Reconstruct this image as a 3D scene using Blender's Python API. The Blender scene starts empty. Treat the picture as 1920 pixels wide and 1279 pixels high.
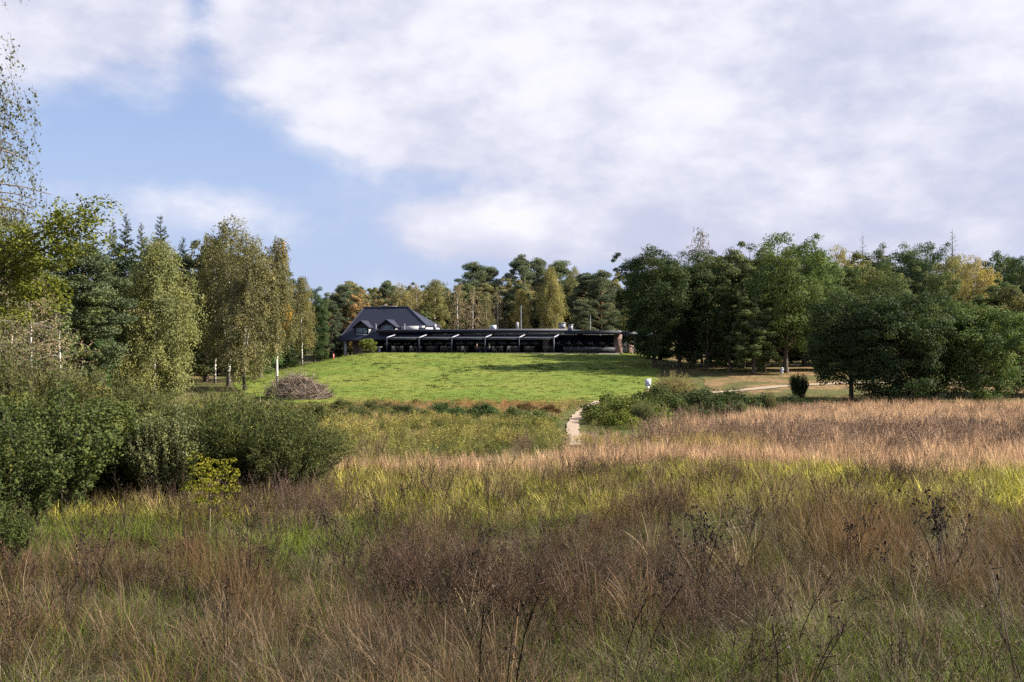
import bpy, math, random
import numpy as np
from math import radians, sin, cos, pi

scn = bpy.context.scene
COL = scn.collection
FP = 1866.7            # focal length in pixels of the 1920 px wide photograph
CZ = 5.0               # camera height

# ------------------------------------------------------------------ camera
cd = bpy.data.cameras.new('camera'); cam = bpy.data.objects.new('camera', cd); COL.objects.link(cam)
cd.lens = 35.0; cd.sensor_width = 36.0; cd.clip_start = 0.1; cd.clip_end = 9000
cam.location = (0, 0, CZ); cam.rotation_euler = (radians(90), 0, 0)
scn.camera = cam

# ------------------------------------------------------------------ sun and sky
SUN_AZ, SUN_EL = radians(88), radians(35)       # azimuth clockwise from +Y (view direction), to the right and beyond
sdir = np.array([sin(SUN_AZ)*cos(SUN_EL), cos(SUN_AZ)*cos(SUN_EL), sin(SUN_EL)])
ld = bpy.data.lights.new('sun', 'SUN'); sun = bpy.data.objects.new('sun', ld); COL.objects.link(sun)
ld.energy = 5.0; ld.angle = radians(0.6); ld.color = (1.0, 0.90, 0.76)
from mathutils import Vector, Matrix
sun.rotation_euler = Vector(sdir).to_track_quat('Z', 'Y').to_euler()

vs = scn.view_settings
vs.view_transform = 'Standard'; vs.look = 'None'; vs.gamma = 1.0; vs.use_curve_mapping = False
vs.exposure = 1.55
scn.cycles.use_denoising = False
scn.cycles.max_bounces = 4; scn.cycles.diffuse_bounces = 2; scn.cycles.glossy_bounces = 1
scn.cycles.transmission_bounces = 3; scn.cycles.adaptive_threshold = 0.02; scn.cycles.transparent_max_bounces = 4; scn.cycles.volume_bounces = 1
scn.cycles.sample_clamp_indirect = 2.5

class NT:
    """small helper to wire shader nodes"""
    def __init__(s, nt): s.nt = nt; s.n = nt.nodes; s.l = nt.links
    def node(s, t, **kw):
        n = s.n.new(t)
        for k, v in kw.items(): setattr(n, k, v)
        return n
    def put(s, sock, v):
        if v is None: return
        if hasattr(v, 'is_linked') or hasattr(v, 'links'): s.l.new(v, sock)
        else: sock.default_value = v
    def m(s, op, a, b=None, c=None, clamp=False):
        n = s.node('ShaderNodeMath', operation=op, use_clamp=clamp)
        for i, v in enumerate((a, b, c)):
            s.put(n.inputs[i], v)
        return n.outputs[0]
    def vm(s, op, a, b=None):
        n = s.node('ShaderNodeVectorMath', operation=op)
        s.put(n.inputs[0], a); s.put(n.inputs[1], b)
        return n.outputs['Value'] if op in ('DOT_PRODUCT', 'LENGTH') else n.outputs[0]
    def mix(s, f, a, b, blend='MIX'):
        n = s.node('ShaderNodeMix', data_type='RGBA', blend_type=blend)
        s.put(n.inputs[0], f)
        for sock, v in ((n.inputs[6], a), (n.inputs[7], b)):
            if isinstance(v, tuple) and len(v) == 3: v = (*v, 1)
            s.put(sock, v)
        return n.outputs[2]
    def noise(s, vec, scale, detail=4, rough=0.55, dist=0.0, out=0):
        n = s.node('ShaderNodeTexNoise')
        s.put(n.inputs['Vector'], vec)
        n.inputs['Scale'].default_value = scale; n.inputs['Detail'].default_value = detail
        n.inputs['Roughness'].default_value = rough; n.inputs['Distortion'].default_value = dist
        return n.outputs[out]
    def ss(s, x, lo, hi):
        n = s.node('ShaderNodeMapRange', interpolation_type='SMOOTHSTEP')
        s.put(n.inputs[0], x); s.put(n.inputs[1], lo); s.put(n.inputs[2], hi)
        return n.outputs[0]
    def ramp(s, f, stops):
        n = s.node('ShaderNodeValToRGB'); cr = n.color_ramp
        while len(cr.elements) < len(stops): cr.elements.new(0.5)
        for e, (p, c) in zip(cr.elements, stops): e.position = p; e.color = (*c, 1)
        s.put(n.inputs[0], f)
        return n.outputs[0]
    def comb(s, x, y, z):
        n = s.node('ShaderNodeCombineXYZ')
        for i, v in enumerate((x, y, z)): s.put(n.inputs[i], v)
        return n.outputs[0]

def build_world():
    w = bpy.data.worlds.new('World'); scn.world = w; w.use_nodes = True
    nt = w.node_tree; nt.nodes.clear(); N = NT(nt)
    out = N.node('ShaderNodeOutputWorld'); bg = N.node('ShaderNodeBackground'); nt.links.new(bg.outputs[0], out.inputs[0])
    sky = N.node('ShaderNodeTexSky', sky_type='NISHITA'); sky.sun_disc = False
    sky.sun_elevation = SUN_EL; sky.sun_rotation = SUN_AZ
    sky.altitude = 50; sky.air_density = 1.0; sky.dust_density = 1.2; sky.ozone_density = 2.0
    tc = N.node('ShaderNodeTexCoord'); d = tc.outputs['Generated']
    sp = N.node('ShaderNodeSeparateXYZ'); N.put(sp.inputs[0], d)
    x, y, z = sp.outputs
    az = N.m('ARCTAN2', x, y); el = N.m('ARCSINE', z)
    # wind-blown cloud field: a layer seen in perspective
    k = N.m('ADD', N.m('MAXIMUM', z, 0.0), 0.22)
    pl = N.comb(N.m('DIVIDE', x, k), N.m('DIVIDE', y, k), N.m('MULTIPLY', z, 1.5))
    big = N.noise(pl, 1.3, 4, 0.55)
    sph = N.comb(N.m('MULTIPLY', az, 1.0), N.m('MULTIPLY', el, 1.7), 0.0)
    fluff = N.noise(sph, 8.0, 6, 0.56)
    # the cloud banks standing in the sky: (azimuth, elevation, half widths, weight)
    A = lambda u: (u-960)/FP
    E = lambda v: (640-v)/FP
    def bank(u, v, ru, rv, wgt, tilt=0.0):
        da = N.m('SUBTRACT', az, A(u)); de = N.m('SUBTRACT', el, E(v))
        de = N.m('ADD', de, N.m('MULTIPLY', da, tilt))
        da = N.m('MULTIPLY', da, FP/ru); q = N.m('MULTIPLY_ADD', da, da, N.m('POWER', N.m('MULTIPLY', de, FP/rv), 2.0))
        return N.m('MULTIPLY', N.m('EXPONENT', N.m('MULTIPLY', q, -1.0)), wgt)
    banks = [(90, 40, 300, 170, 1.35, 0), (640, 60, 260, 120, 1.0, .25), (1000, 100, 420, 170, 1.0, .15), (1330, 190, 430, 200, .9, .12), (1750, 190, 460, 260, 1.15, 0), (840, 240, 340, 100, .55, .2),
             (840, 432, 120, 46, .95, 0), (990, 428, 150, 50, .95, 0), (1560, 390, 500, 120, .75, 0), (1180, 460, 260, 45, .45, 0), (430, 410, 200, 60, .36, 0), (220, 380, 130, 40, .22, 0),
             (660, 250, 210, 95, .42, .1), (1440, -14, 130, 42, -2.2, .12), (330, 290, 260, 90, -.40, 0), (392, 30, 40, 130, -.55, -.25), (760, 340, 330, 34, -.10, .10)]
    S = None
    for b in banks:
        v = bank(*b); S = v if S is None else N.m('ADD', S, v)
    # away from these banks the sky goes on half clouded
    off = N.ss(N.m('ABSOLUTE', az), 0.52, 0.95)
    hi = N.ss(el, 0.36, 0.75)
    gen = N.m('MULTIPLY', N.m('MAXIMUM', off, hi), 0.42)
    dens = N.m('ADD', S, gen)
    dens = N.m('ADD', dens, N.m('MULTIPLY', N.m('SUBTRACT', fluff, 0.5), 1.35))
    dens = N.m('ADD', dens, N.m('MULTIPLY', N.m('SUBTRACT', big, 0.5), 0.35))
    cover = N.ss(dens, -0.02, 0.88)
    thick = N.ss(dens, 0.45, 1.35)
    tuft = N.noise(sph, 19.0, 5, 0.55)
    dens = N.m('ADD', dens, N.m('MULTIPLY', N.m('SUBTRACT', tuft, 0.5), 0.45)); cover = N.ss(dens, -0.02, 0.84)
    wisp = N.noise(sph, 3.2, 2, 0.5)
    lit = N.ss(N.m('ADD', N.m('ADD', N.m('MULTIPLY', wisp, 1.05), N.m('ADD', N.m('MULTIPLY', fluff, 0.75), N.m('MULTIPLY', N.m('SUBTRACT', tuft, 0.5), 0.6))), N.m('MULTIPLY', N.ss(el, 0.08, 0.27), 0.26)), 0.72, 1.38)
    lit = N.m('ADD', lit, N.m('MULTIPLY', N.m('ADD', bank(845, 420, 115, 42, 1.0), bank(990, 416, 140, 44, 1.0)), N.m('MULTIPLY', fluff, 1.1)), clamp=True)
    shade = N.mix(lit, (4.1, 4.25, 5.45), (6.75, 6.7, 7.1))
    veil = N.m('MULTIPLY', N.m('SUBTRACT', 1.0, N.ss(el, 0.03, 0.46)), 0.85)     # thin pale veil low down
    base = N.mix(veil, N.mix(1.0, sky.outputs[0], (0.92, 1.0, 1.18), 'MULTIPLY'), (3.45, 4.1, 5.9))
    col = N.mix(N.m('MULTIPLY', cover, 0.93), base, shade)
    N.put(bg.inputs['Color'], col)
    bg.inputs['Strength'].default_value = 0.051
    w.cycles.sampling_method = 'MANUAL'; w.cycles.sample_map_resolution = 256
build_world()

# ------------------------------------------------------------------ terrain height
_Y = [-80, 0, 5, 9, 13, 18, 26, 31, 43, 60, 72, 78, 85, 95, 105, 115, 125, 132, 138, 170, 260, 600, 4000]
_C = [-1.6, -1.7, -2.5, -3.05, -3.25, -3.4, -3.62, -3.8, -4.2, -4.65, -4.88, -4.9, -4.75, -4.2, -3.48, -2.8, -2.18, -1.85, -1.68, -1.6, -1.2, -1, -1]
_L = _C[:12] + [-4.38, -4.15, -4.08, -4.05, -4.0, -3.95, -3.9, -3.4, -2.0, -1.5, -1]
_R = _C[:10] + [-4.78, -4.65, -4.35, -3.85, -3.5, -3.2, -3.0, -2.9, -2.8, -2.4, -1.4, -1, -1]
_yy = np.concatenate([np.arange(-80, 300, 0.5), np.arange(300, 4000, 50.0)])
def _smooth(tab):
    z = np.interp(_yy, _Y, tab); n = 760
    k = np.ones(11)/11; zz = np.convolve(np.pad(z[:n], 5, mode='edge'), k, mode='valid')
    z[:n-6] = zz[:n-6]; return z
_C, _L, _R = map(_smooth, (_C, _L, _R))
def sstep(t): t = np.clip(t, 0, 1); return t*t*(3-2*t)

def _hash(ix, iy, s):
    h = (ix.astype(np.int64)*374761393 + iy.astype(np.int64)*668265263 + s*1442695041) & 0xffffffff
    h = ((h ^ (h >> 13))*1274126177) & 0xffffffff
    return ((h ^ (h >> 16)) & 0xffff)/65535.0
def vnoise(x, y, s=0):
    x = np.asarray(x, float); y = np.asarray(y, float)
    ix = np.floor(x); iy = np.floor(y); fx = sstep(x-ix); fy = sstep(y-iy)
    a = _hash(ix, iy, s); b = _hash(ix+1, iy, s); c = _hash(ix, iy+1, s); e = _hash(ix+1, iy+1, s)
    return (a*(1-fx)+b*fx)*(1-fy) + (c*(1-fx)+e*fx)*fy
def fbm(x, y, s=0, o=3):
    t = 0; a = 0.5; n = 0
    for i in range(o):
        t = t + a*vnoise(np.asarray(x)*2**i, np.asarray(y)*2**i, s+i*17); n += a; a *= 0.5
    return t/n
PATH_Y = [30, 44, 48, 53, 58, 63, 68, 73, 79]; PATH_U = [1078, 1077, 1074, 1074, 1078, 1084, 1093, 1104, 1120]
def G(x, y):
    """ground height"""
    x = np.asarray(x, float); y = np.asarray(y, float)
    c = np.interp(y, _yy, _C); l = np.interp(y, _yy, _L); r = np.interp(y, _yy, _R)
    wl = sstep((-x-19)/14); wr = sstep((x-15)/10)
    z = c*(1-wl)*(1-wr) + l*wl + r*wr
    far = sstep((78-y)/8)
    xp = (np.interp(y, PATH_Y, PATH_U)-960)/FP*y; damp = 1-np.exp(-((x-xp)/1.6)**2)*sstep((y-36)/4)
    z = z + far*damp*0.16*(fbm(x*0.35, y*0.35, 5)-0.5)
    return z + CZ
def g(x, y): return float(G(x, y))
def X(u, D): return (u-960)/FP*D
def Zv(v, D): return CZ-(v-640)/FP*D

# ------------------------------------------------------------------ objects and meshes
def mesh_q(name, V, Q, attrs=None, mat=None, smooth=False):
    V = np.asarray(V, np.float32).reshape(-1, 3); Q = np.asarray(Q, np.int32).reshape(-1, 4)
    me = bpy.data.meshes.new(name)
    me.vertices.add(len(V)); me.vertices.foreach_set('co', V.ravel())
    me.loops.add(Q.size); me.loops.foreach_set('vertex_index', Q.ravel())
    me.polygons.add(len(Q)); me.polygons.foreach_set('loop_start', np.arange(0, Q.size, 4, dtype=np.int32))
    me.update(calc_edges=True)
    if smooth: me.polygons.foreach_set('use_smooth', np.ones(len(Q), bool))
    for k, a in (attrs or {}).items():
        at = me.attributes.new(k, 'FLOAT', 'POINT'); at.data.foreach_set('value', np.asarray(a, np.float32).ravel())
    if mat: me.materials.append(mat)
    return me
def mesh_p(name, V, F, mat=None):
    me = bpy.data.meshes.new(name); me.from_pydata([tuple(map(float, v)) for v in V], [], F); me.update()
    if mat: me.materials.append(mat)
    return me
def link(name, me, parent=None, loc=None, color=None):
    o = bpy.data.objects.new(name, me); COL.objects.link(o)
    if parent: o.parent = parent
    if loc is not None: o.location = loc
    if color is not None: o.color = (*color, 1)
    return o
def tag(o, label, cat, group=None, kind=None):
    o['label'] = label; o['category'] = cat
    if group: o['group'] = group
    if kind: o['kind'] = kind
    return o
def empty(name, loc, rz=0.0, scale=None):
    o = bpy.data.objects.new(name, None); COL.objects.link(o); o.location = loc; o.rotation_euler = (0, 0, rz)
    o.empty_display_size = 0.2
    if scale is not None: o.scale = scale
    return o

class MB:
    """collects quads"""
    def __init__(s): s.V = []; s.Q = []; s.A = []; s.n = 0
    def add(s, V, Q, a=0.5):
        V = np.asarray(V, float).reshape(-1, 3); s.V.append(V); s.Q.append(np.asarray(Q, int).reshape(-1, 4)+s.n)
        s.A.append(np.broadcast_to(np.asarray(a, float), (len(V),)) if np.ndim(a) == 0 else np.asarray(a, float)); s.n += len(V)
    def box(s, x0, x1, y0, y1, z0, z1, a=0.5):
        V = [(x0,y0,z0),(x1,y0,z0),(x1,y1,z0),(x0,y1,z0),(x0,y0,z1),(x1,y0,z1),(x1,y1,z1),(x0,y1,z1)]
        s.add(V, [(0,3,2,1),(4,5,6,7),(0,1,5,4),(1,2,6,5),(2,3,7,6),(3,0,4,7)], a)
    def beam(s, p, q, w, h, a=0.5):
        p = np.array(p, float); q = np.array(q, float); t = q-p; t /= np.linalg.norm(t)
        up = np.array([0,0,1.]) if abs(t[2]) < .95 else np.array([1.,0,0])
        r = np.cross(t, up); r /= np.linalg.norm(r); u = np.cross(r, t)
        V = [c+r*i*w/2+u*j*h/2 for c in (p, q) for i, j in ((-1,-1),(1,-1),(1,1),(-1,1))]
        s.add(V, [(0,1,2,3),(7,6,5,4),(0,4,5,1),(1,5,6,2),(2,6,7,3),(3,7,4,0)], a)
    def tube(s, P, R, k=6, a=0.5, cap=True):
        P = np.asarray(P, float); n = len(P); R = np.broadcast_to(np.asarray(R, float), (n,))
        T = np.gradient(P, axis=0); T /= np.linalg.norm(T, axis=1, keepdims=True)+1e-9
        ref = np.array([1., 0.1, 0]) if abs(T[:, 0]).mean() < .8 else np.array([0, 1., 0.1])
        A = np.cross(T, ref); A /= np.linalg.norm(A, axis=1, keepdims=True)+1e-9; B = np.cross(T, A)
        th = np.arange(k)*2*pi/k
        V = P[:, None]+R[:, None, None]*(np.cos(th)[None, :, None]*A[:, None]+np.sin(th)[None, :, None]*B[:, None])
        i = np.arange(n-1)[:, None]*k; j = np.arange(k)[None]; j2 = (j+1) % k
        Q = np.stack([i+j, i+j2, i+k+j2, i+k+j], -1).reshape(-1, 4)
        s.add(V.reshape(-1, 3), Q, a)
        if cap and k == 4: s.add(V[-1], [(0, 1, 2, 3)], a)
        if cap and k == 6: s.add(V[-1], [(0, 1, 2, 3), (0, 3, 4, 5)], a)
    def mesh(s, name, mat=None, attr='v', smooth=False):
        return mesh_q(name, np.concatenate(s.V), np.concatenate(s.Q), {attr: np.concatenate(s.A)}, mat, smooth)
    def obj(s, name, mat, parent=None, smooth=False): return link(name, s.mesh(name, mat, smooth=smooth), parent)

def unit(v): return v/(np.linalg.norm(v, axis=-1, keepdims=True)+1e-9)
def leafquads(c, n, d, L, W, fold=0.12):
    """leaf-shaped quads: centre, normal, axis, length, width"""
    n = unit(n); d = unit(d-n*(d*n).sum(-1, keepdims=True)); s = np.cross(n, d)
    L = np.asarray(L)[..., None]; W = np.asarray(W)[..., None]
    V = np.stack([c-d*L*.5, c+s*W*.5+n*W*fold-d*L*.05, c+d*L*.5, c-s*W*.5+n*W*fold-d*L*.05], 1)
    N_ = len(c); Q = np.arange(N_*4).reshape(-1, 4)
    return V.reshape(-1, 3), Q
def blades(rng, N_, R0, L, lean, curve, w, S=4, head=0.0, az=None):
    """grass blades as tapered ribbons; returns V, Q, t, r"""
    rr = R0*np.sqrt(rng.random(N_)); ph0 = rng.random(N_)*2*pi
    root = np.stack([rr*np.cos(ph0), rr*np.sin(ph0), np.zeros(N_)], 1)
    phi = ph0+rng.normal(0, .9, N_) if az is None else az+rng.normal(0, .5, N_)
    Ln = rng.uniform(*L, N_); th0 = np.abs(rng.normal(lean[0], lean[1], N_)); cv = rng.uniform(*curve, N_)
    h = np.stack([np.cos(phi), np.sin(phi), np.zeros(N_)], 1); up = np.array([0, 0, 1.])
    P = [root]; t = np.linspace(0, 1, S+1)
    for i in range(S):
        th = th0+cv*(t[i]+t[i+1])/2
        P.append(P[-1]+(Ln/S)[:, None]*(np.sin(th)[:, None]*h+np.cos(th)[:, None]*up))
    P = np.stack(P, 1)
    sd = phi+pi/2+rng.normal(0, .7, N_); s = np.stack([np.cos(sd), np.sin(sd), np.zeros(N_)], 1)
    wd = rng.uniform(*w, N_)[:, None]*np.where(t < .6, 1, 1-(t-.6)/.4*.85)[None]
    if head > 0: wd = wd*(1+head*np.exp(-((t-.86)/.1)**2))[None]
    V = np.stack([P-s[:, None]*wd[..., None]/2, P+s[:, None]*wd[..., None]/2], 2)
    b = np.arange(N_)[:, None]*(S+1)*2+np.arange(S)[None]*2
    Q = np.stack([b, b+1, b+3, b+2], -1).reshape(-1, 4)
    T = np.broadcast_to(t[None, :, None], (N_, S+1, 2)).reshape(-1)
    Rr = np.broadcast_to(rng.random(N_)[:, None, None], (N_, S+1, 2)).reshape(-1)
    return V.reshape(-1, 3), Q, T, Rr

# ------------------------------------------------------------------ materials
def newmat(name):
    m = bpy.data.materials.new(name); m.use_nodes = True; nt = m.node_tree; nt.nodes.clear(); N = NT(nt)
    out = N.node('ShaderNodeOutputMaterial'); return m, N, out
def principled(N, out, col, rough=0.7, spec=0.3, metal=0.0, bump=None, bstr=0.3, bdist=0.02):
    p = N.node('ShaderNodeBsdfPrincipled')
    if isinstance(col, tuple): col = (*col, 1)
    N.put(p.inputs['Base Color'], col); N.put(p.inputs['Roughness'], rough); p.inputs['Specular IOR Level'].default_value = spec
    p.inputs['Metallic'].default_value = metal
    if bump is not None:
        b = N.node('ShaderNodeBump'); b.inputs['Strength'].default_value = bstr; b.inputs['Distance'].default_value = bdist
        N.put(b.inputs['Height'], bump); N.l.new(b.outputs[0], p.inputs['Normal'])
    if out is not None: N.l.new(p.outputs[0], out.inputs[0])
    return p
def simple(name, col, rough=0.6, spec=0.3, metal=0.0, var=0.18, scale=6.0):
    m, N, out = newmat(name); geo = N.node('ShaderNodeTexCoord').outputs['Object']
    n = N.noise(geo, scale, 5, 0.6)
    c = N.mix(n, tuple(x*(1-var) for x in col), tuple(min(1, x*(1+var)) for x in col))
    principled(N, out, c, rough, spec, metal); return m
def attr(N, name, typ='GEOMETRY'):
    a = N.node('ShaderNodeAttribute'); a.attribute_name = name; a.attribute_type = typ; return a

def leaf_mat(name, transl=0.24, warm=(0.30, 0.20, 0.04), warmth=0.12, spec=0.08):
    m, N, out = newmat(name)
    oi = N.node('ShaderNodeObjectInfo'); v = attr(N, 'v').outputs['Fac']
    c = N.mix(1.0, oi.outputs['Color'], N.ramp(v, [(0, (.6, .64, .66)), (.5, (1, 1, 1)), (1, (1.5, 1.42, 1.25))]), 'MULTIPLY')
    c = N.mix(N.m('MULTIPLY', N.ss(v, .72, 1.0), warmth), c, (*warm, 1))
    p = principled(N, None, c, 0.7, spec)
    t = N.node('ShaderNodeBsdfTranslucent'); N.put(t.inputs[0], N.mix(1.0, c, (1.25, 1.3, .7, 1), 'MULTIPLY'))
    mx = N.node('ShaderNodeMixShader'); mx.inputs[0].default_value = transl
    N.l.new(p.outputs[0], mx.inputs[1]); N.l.new(t.outputs[0], mx.inputs[2]); N.l.new(mx.outputs[0], out.inputs[0])
    return m
def grass_mat(name, transl=0.35):
    m, N, out = newmat(name)
    ca = attr(N, 'ca', 'INSTANCER').outputs['Color']; cb = attr(N, 'cb', 'INSTANCER').outputs['Color']
    t = attr(N, 't').outputs['Fac']; r = attr(N, 'v').outputs['Fac']
    f = N.ss(N.m('ADD', t, N.m('MULTIPLY', N.m('SUBTRACT', r, .5), .7)), .12, .62)
    c = N.mix(f, ca, cb)
    c = N.mix(1.0, c, N.ramp(r, [(0, (.38, .35, .33)), (.4, (.85, .84, .82)), (.8, (1.25, 1.22, 1.15)), (1, (2.2, 2.1, 1.9))]), 'MULTIPLY')
    p = principled(N, None, c, 0.6, 0.2)
    tr = N.node('ShaderNodeBsdfTranslucent'); N.put(tr.inputs[0], c)
    mx = N.node('ShaderNodeMixShader'); mx.inputs[0].default_value = transl
    N.l.new(p.outputs[0], mx.inputs[1]); N.l.new(tr.outputs[0], mx.inputs[2]); N.l.new(mx.outputs[0], out.inputs[0])
    return m
def bark_mat(name, kind):
    m, N, out = newmat(name); tc = N.node('ShaderNodeTexCoord').outputs['Object']
    if kind == 'birch':
        st = N.vm('MULTIPLY', tc, (1.2, 1.2, 2.6)); n1 = N.noise(st, 1.1, 5, .7); n2 = N.noise(tc, .8, 3, .5)
        sz = N.node('ShaderNodeSeparateXYZ'); N.put(sz.inputs[0], tc)
        dark = N.ss(N.m('ADD', n1, N.m('MULTIPLY', N.m('SUBTRACT', 1.0, N.ss(sz.outputs[2], 0.0, 2.2)), .22)), .53, .62)
        c = N.mix(dark, N.mix(n2, (.62, .58, .52), (.82, .79, .73)), (.06, .05, .045)); h = n1
        c = N.mix(attr(N, 'v').outputs['Fac'], (.10, .075, .06), c)
    elif kind == 'pine':
        sz = N.node('ShaderNodeSeparateXYZ'); N.put(sz.inputs[0], tc)
        n1 = N.noise(N.vm('MULTIPLY', tc, (4, 4, 1.2)), 1.6, 5, .65)
        up = N.ss(sz.outputs[2], 3.0, 8.0)
        c = N.mix(up, N.mix(n1, (.05, .038, .03), (.16, .12, .1)), N.mix(n1, (.13, .075, .048), (.24, .145, .09))); h = n1
    elif kind == 'twig':
        n1 = N.noise(tc, 5, 5, .6); c = N.mix(attr(N, 'v').outputs['Fac'], (.025, .017, .014), (.13, .088, .070)); h = n1
    elif kind == 'dead':
        n1 = N.noise(tc, 5, 5, .6); c = N.mix(n1, (.10, .075, .06), (.30, .24, .20)); h = n1
    else:
        n1 = N.noise(N.vm('MULTIPLY', tc, (4, 4, .8)), 1.8, 6, .68)
        c = N.mix(n1, (.028, .023, .018), (.15, .12, .09)); h = n1
    principled(N, out, c, .85, .15, bump=h, bstr=.6, bdist=.04); return m
M = {}
M['leaf'] = leaf_mat('foliage'); M['needle'] = leaf_mat('needles', .18, warmth=.12)
M['grass'] = grass_mat('grass_blades'); M['stalk'] = grass_mat('dry_stalks', .12)
for k in ('oak', 'birch', 'pine', 'dead', 'twig'): M['bark_'+k] = bark_mat('bark_'+k, k)

def ground_mat():
    m, N, out = newmat('meadow_soil'); P = N.node('ShaderNodeNewGeometry').outputs['Position']
    n1 = N.noise(P, .12, 4, .6); n2 = N.noise(P, 1.6, 6, .65); n3 = N.noise(P, 9, 4, .6)
    c = N.mix(N.ss(n1, .38, .62), (.085, .07, .032), (.065, .085, .022))
    c = N.mix(N.ss(n2, .45, .7), c, (.14, .10, .055))
    c = N.mix(N.m('MULTIPLY', N.ss(n3, .5, .75), .6), c, (.035, .03, .018))
    principled(N, out, c, .95, .1, bump=n3, bstr=.8, bdist=.1); return m
def lawn_mat():
    m, N, out = newmat('mown_lawn'); P = N.node('ShaderNodeNewGeometry').outputs['Position']
    n1 = N.noise(P, .10, 4, .6); n2 = N.noise(P, .55, 5, .65, .3); n3 = N.noise(P, 3.5, 6, .7); n4 = N.noise(P, 14, 3, .6)
    c = N.mix(N.ss(n1, .35, .65), (.098, .146, .024), (.145, .168, .034))
    c = N.mix(N.m('MULTIPLY', N.ss(n2, .5, .72), .55), c, (.075, .12, .018))
    c = N.mix(N.m('MULTIPLY', N.ss(n3, .5, .75), .55), c, (.05, .085, .012))
    c = N.mix(N.m('MULTIPLY', N.ss(n4, .55, .8), .35), c, (.20, .17, .055))
    h = N.m('ADD', N.m('MULTIPLY', n3, .7), N.m('MULTIPLY', n4, .3))
    principled(N, out, c, .95, .1, bump=h, bstr=.7, bdist=.15); return m
def litter_mat():
    m, N, out = newmat('forest_litter'); P = N.node('ShaderNodeNewGeometry').outputs['Position']
    n1 = N.noise(P, .22, 4, .6); n2 = N.noise(P, 1.8, 6, .65); n3 = N.noise(P, 7, 4, .6)
    c = N.mix(N.ss(n1, .40, .56), (.22, .145, .07), (.085, .095, .03))
    c = N.mix(N.m('MULTIPLY', N.ss(n2, .42, .62), .8), c, (.07, .048, .027))
    principled(N, out, c, .95, .1, bump=n3, bstr=.8, bdist=.1); return m
def path_mat():
    m, N, out = newmat('trodden_sand'); P = N.node('ShaderNodeNewGeometry').outputs['Position']
    n1 = N.noise(P, .7, 5, .65); n2 = N.noise(P, 5, 6, .65)
    c = N.mix(n1, (.22, .17, .125), (.36, .29, .225)); c = N.mix(N.m('MULTIPLY', N.ss(n2, .5, .72), .6), c, (.20, .15, .10))
    principled(N, out, c, .95, .1, bump=n2, bstr=.6, bdist=.05); return m
M['ground'] = ground_mat(); M['lawn'] = lawn_mat(); M['litter'] = litter_mat(); M['path'] = path_mat()

# ------------------------------------------------------------------ ground sheets
def sheet(name, xs, ys, mat, off=0.0, mapx=None):
    xs = np.asarray(xs, float); ys = np.asarray(ys, float)
    if mapx is None: XX, YY = np.meshgrid(xs, ys)
    else:
        YY = np.repeat(ys[:, None], len(xs), 1); XX = np.stack([mapx(xs, yv) for yv in ys])
    ZZ = G(XX, YY)+off; nx, ny = len(xs), len(ys)
    i = np.arange(ny-1)[:, None]*nx+np.arange(nx-1)[None]
    Q = np.stack([i, i+1, i+nx+1, i+nx], -1).reshape(-1, 4)
    return link(name, mesh_q(name, np.stack([XX, YY, ZZ], -1), Q, mat=mat, smooth=True))
xs = np.concatenate([[-900, -600, -300, -200, -150, -120], np.arange(-100, 100.1, 1.0), [120, 150, 200, 300, 600, 900]])
ys = np.concatenate([[-80, -60, -40, -20, -10], np.arange(-5, 165, 0.8), np.arange(165, 300, 6), [350, 450, 700, 1100]])
tag(sheet('ground', xs, ys, M['ground']), 'rough meadow ground under the tall grass', 'ground', kind='structure')
def lawn_map(s, y):
    n = float(fbm(y*.25, 3.1, 11)); n2 = float(fbm(y*.25, 9.7, 12))
    lo = np.interp(y, [79, 84, 92, 105, 120, 139], [-17, -22.5, -25, -29, -31, -24.5])+(n-.5)*4
    hi = np.interp(y, [79, 84, 92, 105, 120, 139], [9, 11, 14, 15.5, 17, 19])+(n2-.5)*3
    return lo+(hi-lo)*s
lawn = sheet('lawn', np.linspace(0, 1, 90), np.arange(79, 140.1, .8), M['lawn'], .045, lawn_map)
co = np.empty(len(lawn.data.vertices)*3, np.float32); lawn.data.vertices.foreach_get('co', co); co = co.reshape(-1, 3)
co[:, 1] += (fbm(co[:, 0]*.35, co[:, 0]*0+2.2, 24, 4)-.5)*5.5*np.clip(1-(co[:, 1]-79)/9, 0, 1); co[:, 2] = G(co[:, 0], co[:, 1])+.045
lawn.data.vertices.foreach_set('co', co.ravel()); lawn.data.update()
tag(lawn, 'bright green mown lawn sloping up to the terrace', 'lawn', kind='structure')
tag(sheet('woodland_floor', np.linspace(0, 1, 70), np.arange(80, 240, 1.2), M['litter'], .03,
          lambda s, y: (np.interp(y, [80, 100, 140, 240], [17.5, 18.5, 22.5, 30])+(float(fbm(y*.3, 1.2, 21))-.5)*2.5)+s*np.interp(y, [80, 240], [45, 110])),
    'tan leaf litter on the ground under the oaks', 'forest floor', kind='structure')
tag(sheet('left_woodland_floor', np.linspace(0, 1, 60), np.arange(88, 240, 1.2), M['litter'], .03,
          lambda s, y: (np.interp(y, [88, 100, 139, 240], [-31, -32.5, -36, -60])+(float(fbm(y*.3, 4.2, 22))-.5)*2)-s*np.interp(y, [88, 240], [40, 110])),
    'shaded leaf litter under the birches and spruces', 'forest floor', kind='structure')
def pathmap(s, y):
    l = .30+.3*float(fbm(y*.5, .5, 31)-.5); r = .30+.3*float(fbm(y*.5, 7.5, 32)-.5)
    return X(np.interp(y, PATH_Y, PATH_U), y)+(s-.5)*2*np.where(s < .5, l, r)
tag(sheet('footpath', np.linspace(0, 1, 5), np.arange(37.5, 80, .3), M['path'], .07, pathmap), 'pale trodden footpath curving through the meadow to the lawn', 'path', kind='structure')
xt = np.arange(13.5, 60, .8); V = []; Q = []
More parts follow.
